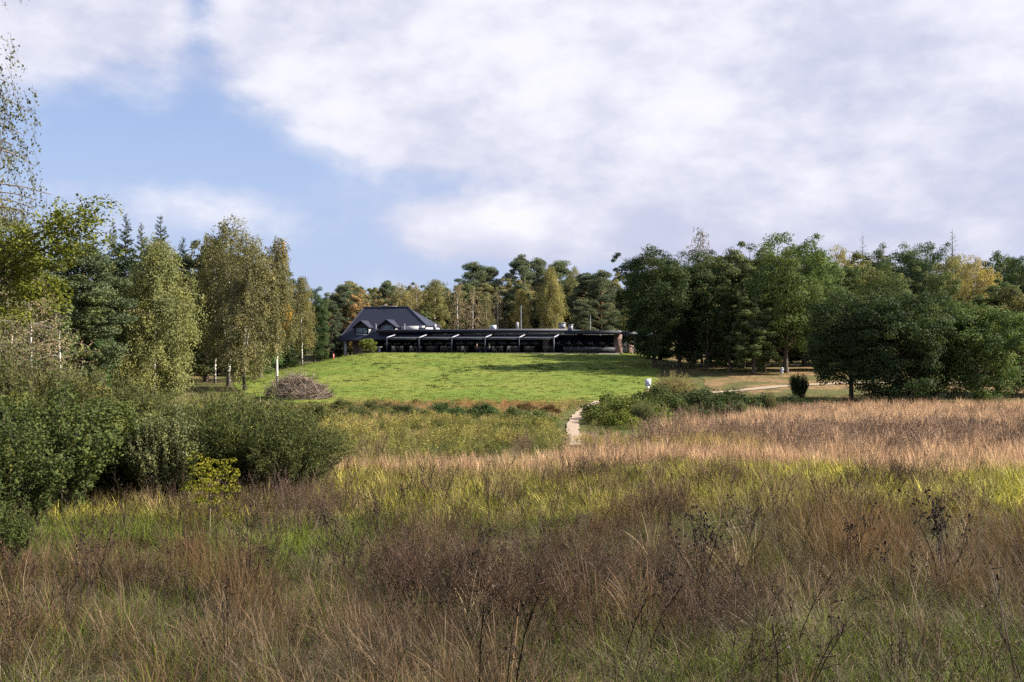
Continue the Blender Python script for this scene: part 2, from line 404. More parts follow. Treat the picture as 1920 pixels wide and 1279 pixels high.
for i, xv in enumerate(xt):
    yc = 88.5+ (xv-18)*.22 + 1.2*sin(xv*.25)
    for s in np.linspace(-.5, .5, 5):
        yv = yc+s*(1.5+.4*sin(xv*.9)); V.append((xv, yv, g(xv, yv)+.075))
n5 = len(xt); Q = [(i*5+j, i*5+j+5, i*5+j+6, i*5+j+1) for i in range(n5-1) for j in range(4)]
tag(link('woodland_track', mesh_q('woodland_track', V, [q[::-1] for q in Q], mat=M['path'], smooth=True)), 'sunlit sandy track crossing in front of the oaks', 'path', kind='structure')

# ------------------------------------------------------------------ the restaurant on the hill
def brick_mat():
    m, N, out = newmat('red_brick'); tc = N.node('ShaderNodeTexCoord').outputs['Object']
    b = N.node('ShaderNodeTexBrick'); N.put(b.inputs['Vector'], N.comb(N.m('ADD', N.node('ShaderNodeSeparateXYZ').outputs[0], 0.0), 0.0, 0.0))
    sp = N.node('ShaderNodeSeparateXYZ'); N.put(sp.inputs[0], tc)
    N.put(b.inputs['Vector'], N.comb(N.m('ADD', sp.outputs[0], sp.outputs[1]), sp.outputs[2], 0.0))
    b.inputs['Color1'].default_value = (.15, .085, .075, 1); b.inputs['Color2'].default_value = (.20, .12, .105, 1); b.inputs['Mortar'].default_value = (.28, .24, .22, 1)
    b.inputs['Scale'].default_value = 4.5; b.inputs['Mortar Size'].default_value = .02
    principled(N, out, b.outputs[0], .85, .2); return m
def tile_mat():
    m, N, out = newmat('slate_blue_roof_tiles'); tc = N.node('ShaderNodeTexCoord').outputs['Object']
    sp = N.node('ShaderNodeSeparateXYZ'); N.put(sp.inputs[0], tc)
    n = N.noise(tc, 1.2, 5, .6); n2 = N.noise(tc, 9, 3, .6)
    row = N.m('FRACT', N.m('MULTIPLY', sp.outputs[2], 5.2)); colm = N.m('FRACT', N.m('MULTIPLY', sp.outputs[0], 4.0))
    c = N.mix(n, (.010, .013, .030), (.018, .022, .044)); c = N.mix(N.m('MULTIPLY', n2, .35), c, (.032, .036, .058))
    h = N.m('ADD', row, N.m('MULTIPLY', colm, .4))
    principled(N, out, c, .6, .3, bump=h, bstr=.5, bdist=.05); return m
M['brick'] = brick_mat(); M['tile'] = tile_mat()
M['anthracite'] = simple('anthracite_metal', (.022, .027, .045), .5, .4); M['rail'] = simple('pale_aluminium', (.26, .26, .31), .4, .5)
M['white'] = simple('white_render', (.36, .36, .38), .7, .3)
M['clad'] = simple('dark_timber_cladding', (.018, .022, .03), .6, .3); M['postgrey'] = simple('grey_post_paint', (.032, .040, .064), .5, .4)
M['steel'] = simple('flue_steel', (.30, .31, .33), .35, .5, .6); M['stone'] = simple('terrace_paving', (.09, .085, .08), .8, .3)
M['frame'] = simple('white_window_frame', (.42, .46, .50), .5, .4); M['wood'] = simple('teak_wood', (.30, .20, .12), .6, .3)
M['chair'] = simple('dark_wicker', (.06, .055, .055), .7, .3); M['chairpale'] = simple('grey_wicker', (.34, .29, .27), .7, .3)
def cloth_mat():
    m, N, out = newmat('charcoal_awning_cloth'); tc = N.node('ShaderNodeTexCoord').outputs['Object']
    c = N.mix(N.noise(tc, 2, 4, .6), (.12, .135, .18), (.155, .17, .22)); p = principled(N, None, c, .85, .2)
    t = N.node('ShaderNodeBsdfTranslucent'); N.put(t.inputs[0], c); mx = N.node('ShaderNodeMixShader'); mx.inputs[0].default_value = .6
    N.l.new(p.outputs[0], mx.inputs[1]); N.l.new(t.outputs[0], mx.inputs[2]); N.l.new(mx.outputs[0], out.inputs[0]); return m
M['fabric'] = cloth_mat()
def glass_mat(name, col, rough=.06):
    m, N, out = newmat(name); tc = N.node('ShaderNodeTexCoord').outputs['Object']; n = N.noise(tc, .8, 3, .5)
    principled(N, out, N.mix(n, col, tuple(c*1.6 for c in col)), rough, .5); return m
M['glass'] = glass_mat('dark_glazing', (.010, .013, .018)); M['paneblue'] = glass_mat('window_pane', (.05, .09, .12), .1)

BD = 138.0; BX = X(910, BD); BZ = g(BX, BD)+.02; BR = radians(-15)
bld = empty('restaurant_building', (BX, BD, BZ), BR)
tag(bld, 'low restaurant with hipped slate blue roof and long flat roofed wing on the hilltop', 'building')
def wpos(x, y, z=0.0): return (BX+cos(BR)*x-sin(BR)*y, BD+sin(BR)*x+cos(BR)*y, BZ+z)
def part(name, mat, boxes, parent=bld):
    b = MB()
    for q in boxes: b.box(*q)
    return b.obj(name, M[mat], parent)
# walls
part('wall', 'brick', [(-22.2, -18.2, 5.0, 12.8, -2.2, 2.4), (-20.75, -19.55, 4.0, 4.99, -2.2, 2.1)])
part('wall', 'clad', [(-18.2, 19.0, 5.2, 13.0, -.8, 2.88)])
part('annex_wall', 'white', [(-11.6, -10.75, 4.9, 12.0, 2.9, 3.92), (-14.2, -11.603, 4.55, 5.2, 3.0, 3.88)])
part('porch_column', 'white', [(-22.75, -22.45, 3.35, 3.65, -2.2, 2.0)])
part('brick_pier', 'brick', [(17.55, 18.55, 2.6, 3.6, -.8, 2.58)])
part('brick_pier', 'brick', [(18.75, 19.35, 5.4, 9.0, -.8, 2.7)])
# main roof
def roof_shell(name, faces, th, parent, mat):
    V = []; F = []
    for f in faces:
        k = len(V); V += list(f); F.append(tuple(range(k, k+len(f))))
    me = mesh_p(name, V, F, M[mat]); o = link(name, me, parent)
    import bmesh
    bm = bmesh.new(); bm.from_mesh(me); bmesh.ops.remove_doubles(bm, verts=bm.verts, dist=.001); bmesh.ops.recalc_face_normals(bm, faces=bm.faces)
    bm.to_mesh(me); bm.free()
    md = o.modifiers.new('thickness', 'SOLIDIFY'); md.thickness = th; md.offset = -1
    return o
RL, RRt, YR, ZR = -21.8, -14.7, 8.5, 6.75
fr = [(-23.5, 3.0, 1.92), (-10.6, 3.0, 1.92), (-10.6, 5.31, 3.95), (RRt, YR, ZR), (RL, YR, ZR)]
bk = [(x, 2*YR-y, z) for x, y, z in fr][::-1]
main_roof = roof_shell('roof', [fr, bk, [(-23.5, 14.0, 1.92), (-23.5, 3.0, 1.92), (RL, YR, ZR)], [(-10.6, 5.31, 3.95), (-10.6, 11.69, 3.95), (RRt, YR, ZR)]], .22, bld, 'tile')
b = MB(); b.tube([(RL, YR, ZR+.02), (RRt, YR, ZR+.02)], .13, 6); b.tube([(RRt, YR, ZR+.02), (-10.6, 5.31, 3.98)], .10, 6); b.tube([(RL, YR, ZR+.02), (-23.5, 3, 1.95)], .10, 6)
b.obj('ridge_tiles', M['tile'], main_roof)
b = MB(); b.tube([(-23.55, 2.93, 1.80), (-17.8, 2.93, 1.80)], .08, 6); b.obj('gutter', M['anthracite'], main_roof)
b = MB(); b.beam((-19.0, YR, ZR+.1), (-18.2, YR, ZR+.42), .18, .12); b.beam((-18.9, YR, ZR+.16), (-16.5, YR, ZR+.17), .2, .08); b.obj('ridge_vent', M['rail'], main_roof)
# dormers
def dormer(x0, x1, yf, zb, ze, za, sill):
    xm = (x0+x1)/2; i = .32
    yr = lambda z: 3.0+(z-1.92)/(ZR-1.92)*(YR-3.0)
    body = MB(); xa, xb = x0+i, x1-i
    V = [(xa, yf, zb), (xb, yf, zb), (xb, yf, ze), (xm, yf, za-.28), (xa, yf, ze)]
    d = link('dormer', mesh_p('dormer', V, [(0, 1, 2, 3, 4)], M['clad']), bld)
    for xx, nm in ((xa, 1), (xb, -1)):
        c = MB(); c.box(xx-.05, xx+.05, yf+.012, yr(ze), zb, ze); c.obj('cheek', M['white' if nm < 0 else 'clad'], d)
    yb = yr(za)+.1
    roof_shell('dormer_roof', [[(x0, yf-.35, ze-.06), (xm, yf-.35, za), (xm, yb, za), (x0, yr(ze), ze-.06)], [(xm, yf-.35, za), (x1, yf-.35, ze-.06), (x1, yr(ze), ze-.06), (xm, yb, za)]], .14, d, 'tile')
    w = (xb-xa)*.30
    for s in (-1, 1):
        cx = xm+s*(w*.5+.07); z0, z1 = sill+.06, sill+.86
        wm = MB(); wm.box(cx-w/2, cx+w/2, yf-.03, yf-.004, z0, z1); wd = wm.obj('window', M['paneblue'], d)
        f = MB()
        for q in ((cx-w/2-.05, cx-w/2, z0-.05, z1+.05), (cx+w/2, cx+w/2+.05, z0-.05, z1+.05), (cx-w/2, cx+w/2, z1, z1+.05), (cx-w/2, cx+w/2, z0-.05, z0), (cx-.02, cx+.02, z0, z1)):
            f.box(q[0], q[1], yf-.06, yf-.001, q[2], q[3])
        f.obj('window_frame', M['frame'], d)
    s = MB(); s.box(xa-.1, xb+.1, yf-.14, yf-.065, sill-.08, sill-.002); s.obj('sill', M['rail'], d)
dormer(-21.6, -18.8, 3.85, 2.35, 3.72, 4.72, 2.62)
dormer(-17.7, -14.6, 3.85, 2.6, 3.78, 4.86, 3.0)
# flat roof wing
fl = part('flat_roof', 'anthracite', [(-17.6, 10.9, 3.3, 13.2, 2.93, 3.34)])
part('fascia_trim', 'rail', [(-17.62, 10.92, 3.27, 3.297, 3.27, 3.36)], fl)
f2 = part('side_roof', 'anthracite', [(10.95, 18.4, 1.0, 13.0, 2.60, 3.10)])
part('fascia_trim', 'postgrey', [(10.95, 18.42, .97, .997, 3.0, 3.12)], f2)
part('spotlight', 'white', [(15.9, 16.15, .8, .96, 2.4, 2.62)], f2)
part('gable_return', 'anthracite', [(18.42, 20.2, 3.5, 12.5, 2.3, 2.95)], f2)
# glazed front: each pane and post apart
x = -17.6; k = 0
while x < 17.3:
    w = 1.62
    p = MB(); p.box(x+.04, x+w-.04, 5.10, 5.16, .02, 2.55); p.obj('glass_pane', M['glass'], bld)
    q = MB(); q.box(x-.04, x+.04, 5.04, 5.19, -.1, 2.62); q.obj('mullion', M['anthracite'], bld)
    x += w
part('pale_panel', 'chairpale', [(7.0, 7.9, 5.0, 5.06, .9, 2.2)])  # pale upright panel just in front of the glazing
# awnings, one per bay
XP = [-14.62+4.87*i for i in range(6)]
for i in range(5):
    x0, x1 = XP[i]+.10, XP[i+1]-.10
    c = MB(); n = 8
    for j in range(n):
        a0, a1 = j/n, (j+1)/n
        sag = lambda a: -.10*sin(pi*a)
        ya, yb = 4.4+(.02-4.4)*a0, 4.4+(.02-4.4)*a1; za, zb_ = 2.50+(2.06-2.50)*a0+sag(a0), 2.50+(2.06-2.50)*a1+sag(a1)
        c.add([(x0, ya, za), (x1, ya, za), (x1, yb, zb_), (x0, yb, zb_)], [(0, 1, 2, 3)])
        pass
    aw = c.obj('awning', M['fabric'], bld)
    v = MB(); v.box(x0, x1, -.02, .015, 1.86, 2.04); v.obj('valance', M['fabric'], aw)
    v = MB(); v.box(x0, x1, 4.42, 4.7, 2.50, 2.72); v.obj('cassette', M['rail'], aw)
    v = MB(); v.tube([(x0, -.03, 2.07), (x1, -.03, 2.07)], .05, 6); v.obj('front_bar', M['postgrey'], aw)
for i, xp in enumerate(XP):
    r = MB(); r.beam((xp, 4.72, 2.78), (xp, -.06, 2.16), .15, .14); ro = r.obj('awning_rail', M['rail'], bld)
    q = MB(); q.box(xp-.08, xp+.08, -.12, .06, -.4, 2.10); q.obj('awning_post', M['postgrey'], ro)
# things on the roof
def rpart(name, mat, boxes): return part(name, mat, boxes, fl)
rpart('chimney', 'rail', [(-9.8, -9.4, 6.0, 6.4, 3.34, 4.15)])
rpart('skylight_box', 'frame', [(-1.05, -.35, 6.0, 6.8, 3.34, 3.98)])
rpart('vent_box', 'white', [(2.7, 3.0, 6.5, 6.9, 3.34, 4.4)])
b = MB(); b.tube([(3.35, 6.8, 3.34), (3.35, 6.8, 6.5)], .09, 6); b.tube([(3.35, 6.8, 6.5), (3.35, 6.8, 6.75)], .13, 6); b.obj('flue', M['steel'], fl)
part('vent_unit', 'rail', [(9.6, 10.4, 3.6, 4.4, 3.34, 4.15), (9.5, 10.5, 3.5, 4.5, 4.152, 4.24)], fl); part('vent_unit', 'rail', [(10.96, 11.5, 3.6, 4.2, 3.105, 3.92), (10.94, 11.6, 3.5, 4.3, 3.922, 4.0)], f2)
b = MB(); b.tube([(14.2, 3.0, 3.08), (14.2, 3.0, 5.2)], .04, 6); b.obj('mast', M['white'], f2)
for xx in (-18.1, -13.6): 
    b = MB(); b.tube([(xx, 4.3, 3.0), (xx, 4.3, 4.15)], .07, 6); b.tube([(xx-.12, 4.3, 4.12), (xx+.12, 4.3, 4.12)], .06, 6); b.obj('vent_pipe', M['white'], fl)
# terrace
tb = MB(); tb.box(-18.0, 18.5, -.55, 5.08, -1.6, .06)
to = tb.obj('terrace', M['stone']); to.location = (BX, BD, BZ); to.rotation_euler = (0, 0, BR)
tag(to, 'paved terrace in front of the glazed restaurant wing', 'terrace', kind='structure')
wl = MB(); wl.box(11.2, 18.2, -.5, -.42, .06, .85)
for i in range(8): wl.box(11.2+i, 11.26+i, -.53, -.5, .06, .9)
rl = wl.obj('terrace_screen', M['clad']); rl.location = (BX, BD, BZ); rl.rotation_euler = (0, 0, BR)
tag(rl, 'low dark screen along the right end of the terrace', 'screen')

# terrace furniture
def make_chair(mat):
    c = empty('terrace_chair', (0, 0, 0))
    s = MB(); s.box(-.23, .23, -.23, .23, .40, .46); s.obj('seat', M[mat], c)
    s = MB(); s.add([(-.23, .19, .46), (.23, .19, .46), (.23, .23, .46), (-.23, .23, .46), (-.22, .27, .90), (.22, .27, .90), (.22, .31, .90), (-.22, .31, .90)],
                    [(0, 3, 2, 1), (4, 5, 6, 7), (0, 1, 5, 4), (1, 2, 6, 5), (2, 3, 7, 6), (3, 0, 4, 7)]); s.obj('backrest', M[mat], c)
    for a in (-1, 1):
        for d in (-1, 1):
            l = MB(); l.beam((a*.2, d*.2, .40), (a*.23, d*.23, 0), .035, .035); l.obj('leg', M[mat], c)
        l = MB(); l.box(a*.25-.02, a*.25+.02, -.2, .2, .62, .65); l.obj('armrest', M[mat], c)
    return c
def make_table():
    c = empty('terrace_table', (0, 0, 0))
    s = MB(); s.box(-.55, .55, -.4, .4, .71, .75); s.obj('tabletop', M['wood'], c)
    for a in (-1, 1):
        for d in (-1, 1):
            l = MB(); l.box(a*.48-.03, a*.48+.03, d*.33-.03, d*.33+.03, 0, .71); l.obj('leg', M['chair'], c)
    return c
def dup(root):
    r = root.copy(); COL.objects.link(r)
    for ch in root.children:
        c = ch.copy(); COL.objects.link(c); c.parent = r
        for gg in ch.children:
            d = gg.copy(); COL.objects.link(d); d.parent = c
    return r
rng = np.random.default_rng(4)
ch0 = make_chair('chair'); ch1 = make_chair('chairpale'); tb0 = make_table(); used = set()
def place(proto, key, x, y, rz, z=.065):
    o = proto if key not in used else dup(proto); used.add(key)
    o.location = wpos(x, y, z); o.rotation_euler = (0, 0, BR+rz); return o
bayname = ['leftmost', 'second', 'middle', 'fourth', 'rightmost']
for i in range(5):
    for k in range(2):
        tx = XP[i]+1.25+2.35*k; ty = .9+.9*((i+k) % 2)
        t = place(tb0, 't', tx, ty, rng.normal(0, .05))
        tag(t, 'dark legged wooden table under the %s awning bay, %s of its pair' % (bayname[i], 'left' if k == 0 else 'right'), 'table', 'tables on the terrace')
        for s, (dx, dy, rz) in enumerate(((-.3, -.62, pi), (.35, -.6, pi), (-.3, .62, 0), (.35, .62, 0))):
            if s == 1 and (i+k) % 3 == 0: continue
            pale = (i*7+k*3+s) % 3 == 0
            c = place(ch1 if pale else ch0, 'c1' if pale else 'c0', tx+dx, ty+dy, rz+rng.normal(0, .2))
            tag(c, '%s wicker chair, %s seat of the %s table, %s awning bay' % ('grey' if pale else 'dark', ('near left', 'near right', 'far left', 'far right')[s], 'left' if k == 0 else 'right', bayname[i]), 'chair', '%s chairs under the %s awning' % ('grey' if pale else 'dark', bayname[i]))
# pale pedestal table left of the first post
c = empty('pedestal_table', wpos(-15.6, -.35, .065), BR); tag(c, 'pale round pedestal table beside the round shrub', 'table')
b = MB(); th = np.linspace(0, 2*pi, 13)[:-1]
b.tube([(0, 0, .72), (0, 0, .80)], [.55, .55], 6); b.obj('tabletop', M['white'], c)
b = MB(); b.tube([(0, 0, 0), (0, 0, .1), (0, 0, .72)], [.3, .16, .2], 6); b.obj('pedestal', M['rail'], c)
# red post by the pine
c = empty('red_marker_post', (X(625, 141), 141, g(X(625, 141), 141)), 0); tag(c, 'small red marker post at the foot of the pine left of the house', 'post')
M['red'] = simple('red_paint', (.45, .06, .04), .5, .4)
b = MB(); b.tube([(0, 0, -.2), (0, 0, .75), (0, 0, .8)], [.13, .13, .06], 6); b.obj('post', M['red'], c); b = MB(); b.tube([(0, 0, .5), (0, 0, .6)], .135, 6); b.obj('band', M['white'], c)

# people seated on the terrace
M['skin'] = simple('skin', (.50, .31, .23), .6, .3); M['shirtw'] = simple('white_shirt', (.75, .75, .76), .8, .2); M['trous'] = simple('navy_trousers', (.03, .035, .08), .8, .2)
M['shirtr'] = simple('plum_jumper', (.20, .06, .07), .8, .2); M['hair'] = simple('grey_hair', (.35, .32, .30), .7, .2); M['hairb'] = simple('brown_hair', (.05, .03, .02), .7, .2)
def skin(name, pts, edges, rad, mat, parent, root=0):
    me = bpy.data.meshes.new(name); me.from_pydata(pts, edges, []); me.materials.append(mat)
    o = link(name, me, parent); o.modifiers.new('skin', 'SKIN'); sv = o.data.skin_vertices
    if not sv: 
        bpy.context.view_layer.objects.active = o
    for i, r in enumerate(rad): o.data.skin_vertices[0].data[i].radius = (r, r)
    o.data.skin_vertices[0].data[root].use_root = True
    o.modifiers[0].use_smooth_shade = True
    o.modifiers.new('sub', 'SUBSURF').levels = 1; o.modifiers[1].render_levels = 2
    return o
def seated(loc, rz, shirt, hair, label):
    p = empty('person', loc, rz)
    P = [(0, 0, .50), (0, -.02, .72), (0, .0, .95), (0, -.01, 1.06), (0, -.03, 1.17), (0, -.04, 1.28)]
    E = [(0, 1), (1, 2), (2, 3), (3, 4), (4, 5)]; R_ = [.13, .12, .13, .05, .085, .075]
    for s in (-1, 1):
        k = len(P)
        P += [(s*.18, .0, .93), (s*.23, -.04, .68), (s*.17, -.27, .74), (s*.14, -.34, .745)]; E += [(2, k), (k, k+1), (k+1, k+2), (k+2, k+3)]; R_ += [.06, .045, .035, .03]
        k = len(P)
        P += [(s*.10, -.05, .48), (s*.11, -.45, .50), (s*.11, -.47, .08), (s*.11, -.60, .05)]; E += [(0, k), (k, k+1), (k+1, k+2), (k+2, k+3)]; R_ += [.085, .065, .045, .035]
    skin('body', P, E, R_, M['skin'], p)
    skin('shirt', [P[0], P[1], P[2]]+[q for s in (6, 14) for q in P[s:s+2]], [(0, 1), (1, 2), (2, 3), (3, 4), (2, 5), (5, 6)], [.145, .135, .145, .075, .06, .075, .06], shirt, p)
    skin('trousers', [P[0]]+P[10:13]+P[18:21], [(0, 1), (1, 2), (2, 3), (0, 4), (4, 5), (5, 6)], [.15, .10, .08, .06, .10, .08, .06], M['trous'], p)
    skin('hair', [(0, .01, 1.22), (0, -.0, 1.32), (0, -.04, 1.35)], [(0, 1), (1, 2)], [.08, .08, .06], hair, p)
    tag(p, label, 'person', 'people on the terrace')
seated(wpos(XP[2]+3.5, .5, .065), BR+pi*.5, M['shirtr'], M['hair'], 'seated person in a plum jumper under the middle awning')
seated(wpos(XP[3]+.55, .3, .065), BR-pi*.4, M['shirtw'], M['hairb'], 'seated person in a white shirt just right of the fourth awning post')

# sign, waste bin, stumps, car
M['signwhite'] = simple('sign_white', (.58, .59, .62), .5, .4); M['signblue'] = simple('sign_print', (.30, .38, .62), .5, .4)
D = 63.0; c = empty('notice_sign', (X(1215, D), D, g(X(1215, D), D)), .05); tag(c, 'white notice board on a post rising from the shrubs beside the lawn', 'sign')
zt = Zv(711, D)-c.location.z; 
b = MB(); b.box(-.19, .19, -.02, .02, zt-.44, zt); o = b.obj('board', M['signwhite'], c)
b = MB()
b.box(-.05, .12, -.026, -.021, zt-.26, zt-.22); b.box(.02, .08, -.026, -.021, zt-.21, zt-.12); b.box(-.13, .0, -.026, -.021, zt-.36, zt-.34); b.obj('print', M['signblue'], o)
b = MB(); b.box(-.085, .085, -.025, .015, zt-.64, zt-.47); b.obj('small_plate', M['signwhite'], c)
b = MB(); b.box(-.035, .035, .021, .09, -.3, zt-.02); b.obj('post', M['wood'], c)
D = 104.0; c = empty('waste_bin', (X(1466, D), D, g(X(1466, D), D)), 0); tag(c, 'small white waste bin beside the thick oak trunk', 'bin')
b = MB(); b.tube([(0, 0, .22), (0, 0, .7), (0, 0, .78)], [.16, .19, .12], 6); b.obj('body', M['signwhite'], c)
b = MB(); b.box(-.04, .04, -.04, .04, -.2, .22); b.obj('post', M['steel'], c)
M['stump'] = bark_mat('weathered_post', 'dead')
for u, D, h, lb in ((309, 79, .38, 'short weathered wooden stake at the edge of the grass below the weeping birch'), (487, 80, .30, 'short grey stake just left of the brush pile')):
    b = MB(); xx = X(u, D); b.tube([(0, 0, -.2), (.01, 0, h*.7), (.02, 0, h)], [.07, .065, .045], 6)
    o = b.obj('wooden_stake', M['stump']); o.location = (xx, D, g(xx, D)); tag(o, lb, 'stake')
D = 129.0; xx = X(499, D); c = empty('parked_car', (xx, D, g(xx, D)), radians(12)); tag(c, 'silver blue parked car half hidden behind the birch trunks', 'car')
M['carpaint'] = simple('silver_blue_paint', (.42, .48, .60), .25, .6, .4); M['rubber'] = simple('tyre_rubber', (.02, .02, .02), .8, .2)
prof = [(-2.05, .32), (-2.08, .66), (-1.95, .84), (-1.3, .93), (1.05, .96), (1.75, .86), (2.05, .70), (2.08, .36)]
V = []; F = []
for w in (-.86, .86):
    V += [(x, w, z) for x, z in prof]
n = len(prof); F += [tuple(range(n))[::-1], tuple(range(n, 2*n))]+[(i, (i+1) % n, n+(i+1) % n, n+i) for i in range(n)]
link('body', mesh_p('car_body', V, F, M['carpaint']), c)
prof2 = [(-1.7, .9), (-1.25, 1.38), (-.3, 1.46), (.5, 1.40), (1.15, .95)]
V = [(x, s*(.80-.13*(z-.9)/.55), z) for s in (-1, 1) for x, z in prof2]; n = 5
cab = link('cabin_glass', mesh_p('cabin', V, [(4, 3, 2, 1, 0), (5, 6, 7, 8, 9)]+[(i, (i+1) % n, n+(i+1) % n, n+i) for i in range(n)], M['glass']), c)
b = MB(); b.add([(-1.25, -.70, 1.40), (.5, -.70, 1.42), (.5, .70, 1.42), (-1.25, .70, 1.40), (-1.1, -.62, 1.49), (.35, -.62, 1.475), (.35, .62, 1.475), (-1.1, .62, 1.49)], [(0, 3, 2, 1), (4, 5, 6, 7), (0, 1, 5, 4), (1, 2, 6, 5), (2, 3, 7, 6), (3, 0, 4, 7)]); b.obj('roof', M['carpaint'], c)
for x in (-1.3, 1.3):
    for s in (-1, 1):
        b = MB(); b.tube([(x, s*.72, .32), (x, s*.75, .32), (x, s*.89, .32)], [.2, .32, .32], 12, cap=False); w = b.obj('wheel', M['rubber'], c)
        b = MB(); b.tube([(x, s*.80, .32), (x, s*.895, .32)], [.2, .2], 6); b.obj('rim', M['steel'], w)
for s in (-1, 1):
    b = MB(); b.box(2.0, 2.07, s*.6-.15, s*.6+.15, .62, .74); b.obj('headlight', M['frame'], c)

# brush pile
rng = np.random.default_rng(8)
D = 83.0; px = X(560, D); bp = empty('brush_pile', (px, D, g(px, D))); tag(bp, 'heap of grey cut branches at the foot of the birch on the lawn', 'brush pile')
M['stick'] = bark_mat('cut_branches', 'dead')
def heap(x, y): return 1.75*math.exp(-abs((x+.35)/1.5)**2.3-abs(y/1.3)**2.2)+.75*math.exp(-((x-1.5)/.85)**2-(y/.9)**2)+.5*math.exp(-((x+1.9)/.6)**2-(y/.8)**2)
def stick(mb, L, rad, k, lift=0.0):
    a = rng.random()*2*pi; r = 2.45*math.sqrt(rng.random()); cx, cy = r*cos(a)*1.1, r*sin(a)*.75
    z = float(heap(cx, cy))*rng.uniform(.72, 1.08)+rng.uniform(0, .22)+lift*rng.uniform(0, .5)
    ph = a+pi/2+rng.normal(0, 1.2); tl = rng.normal(0, .5+lift)*(1 if r > .5 else .4)
    dv = np.array([cos(ph)*cos(tl), sin(ph)*cos(tl), sin(tl)]); m_ = np.array([cx, cy, z])
    bend = np.array([rng.normal(0, .08), rng.normal(0, .08), rng.normal(0, .06)])*L
    P = np.stack([m_-dv*L/2, m_-dv*L*.15+bend, m_+dv*L*.2+bend*.8, m_+dv*L/2]); P[:, 2] = np.maximum(P[:, 2], .03)
    mb.tube(P, [rad, rad*.85, rad*.65, rad*.3], k, rng.random())
fill = MB()
for i in range(1500): stick(fill, rng.uniform(.7, 2.0), rng.uniform(.008, .02), 3)
th = np.linspace(0, 2*pi, 25)[:-1]; rr = np.linspace(.05, 2.5, 7)
V = [(r*cos(t)*1.1, r*sin(t)*.75, max(-.1, heap(r*cos(t)*1.1, r*sin(t)*.75)*.6-.08)) for r in rr for t in th]
fill.add(V, [(i*24+j, i*24+(j+1) % 24, (i+1)*24+(j+1) % 24, (i+1)*24+j) for i in range(6) for j in range(24)], .1)
o = fill.obj('twigs', M['stick'], bp); o['kind'] = 'stuff'
for i in range(70):
    b = MB(); stick(b, rng.uniform(1.2, 2.6), rng.uniform(.018, .04) if i < 50 else rng.uniform(.035, .06), 6, .35 if i < 50 else .6); b.obj('branch', M['stick'], bp)

# ------------------------------------------------------------------ tree builders (crowns of leaf-sized faces on real limbs)
def rdir(rng, n):
    return unit(rng.normal(0, 1, (n, 3)))
def curve3(p, q, rng, sag=.1, n=5):
    p = np.array(p, float); q = np.array(q, float); t = np.linspace(0, 1, n)[:, None]; L = np.linalg.norm(q-p)
    off = np.array([rng.normal(0, 1), rng.normal(0, 1), rng.normal(.4, .6)])*sag*L
    return p+(q-p)*t+off*np.sin(pi*t)
class Tree:
    def __init__(s): s.b = MB(); s.c = MB()
    def leaves(s, c, n, d, L, W, v): V, Q = leafquads(c, n, d, L, W); s.c.add(V, Q, np.repeat(v, 4))
def trunk_line(rng, H, top, wob=.02, n=9):
    z = np.linspace(-.4, top, n); x = np.cumsum(rng.normal(0, wob*H/4, n)); y = np.cumsum(rng.normal(0, wob*H/4, n))
    x -= x[0]; y -= y[0]; x *= .6; y *= .6
    return np.stack([x, y, z], 1)

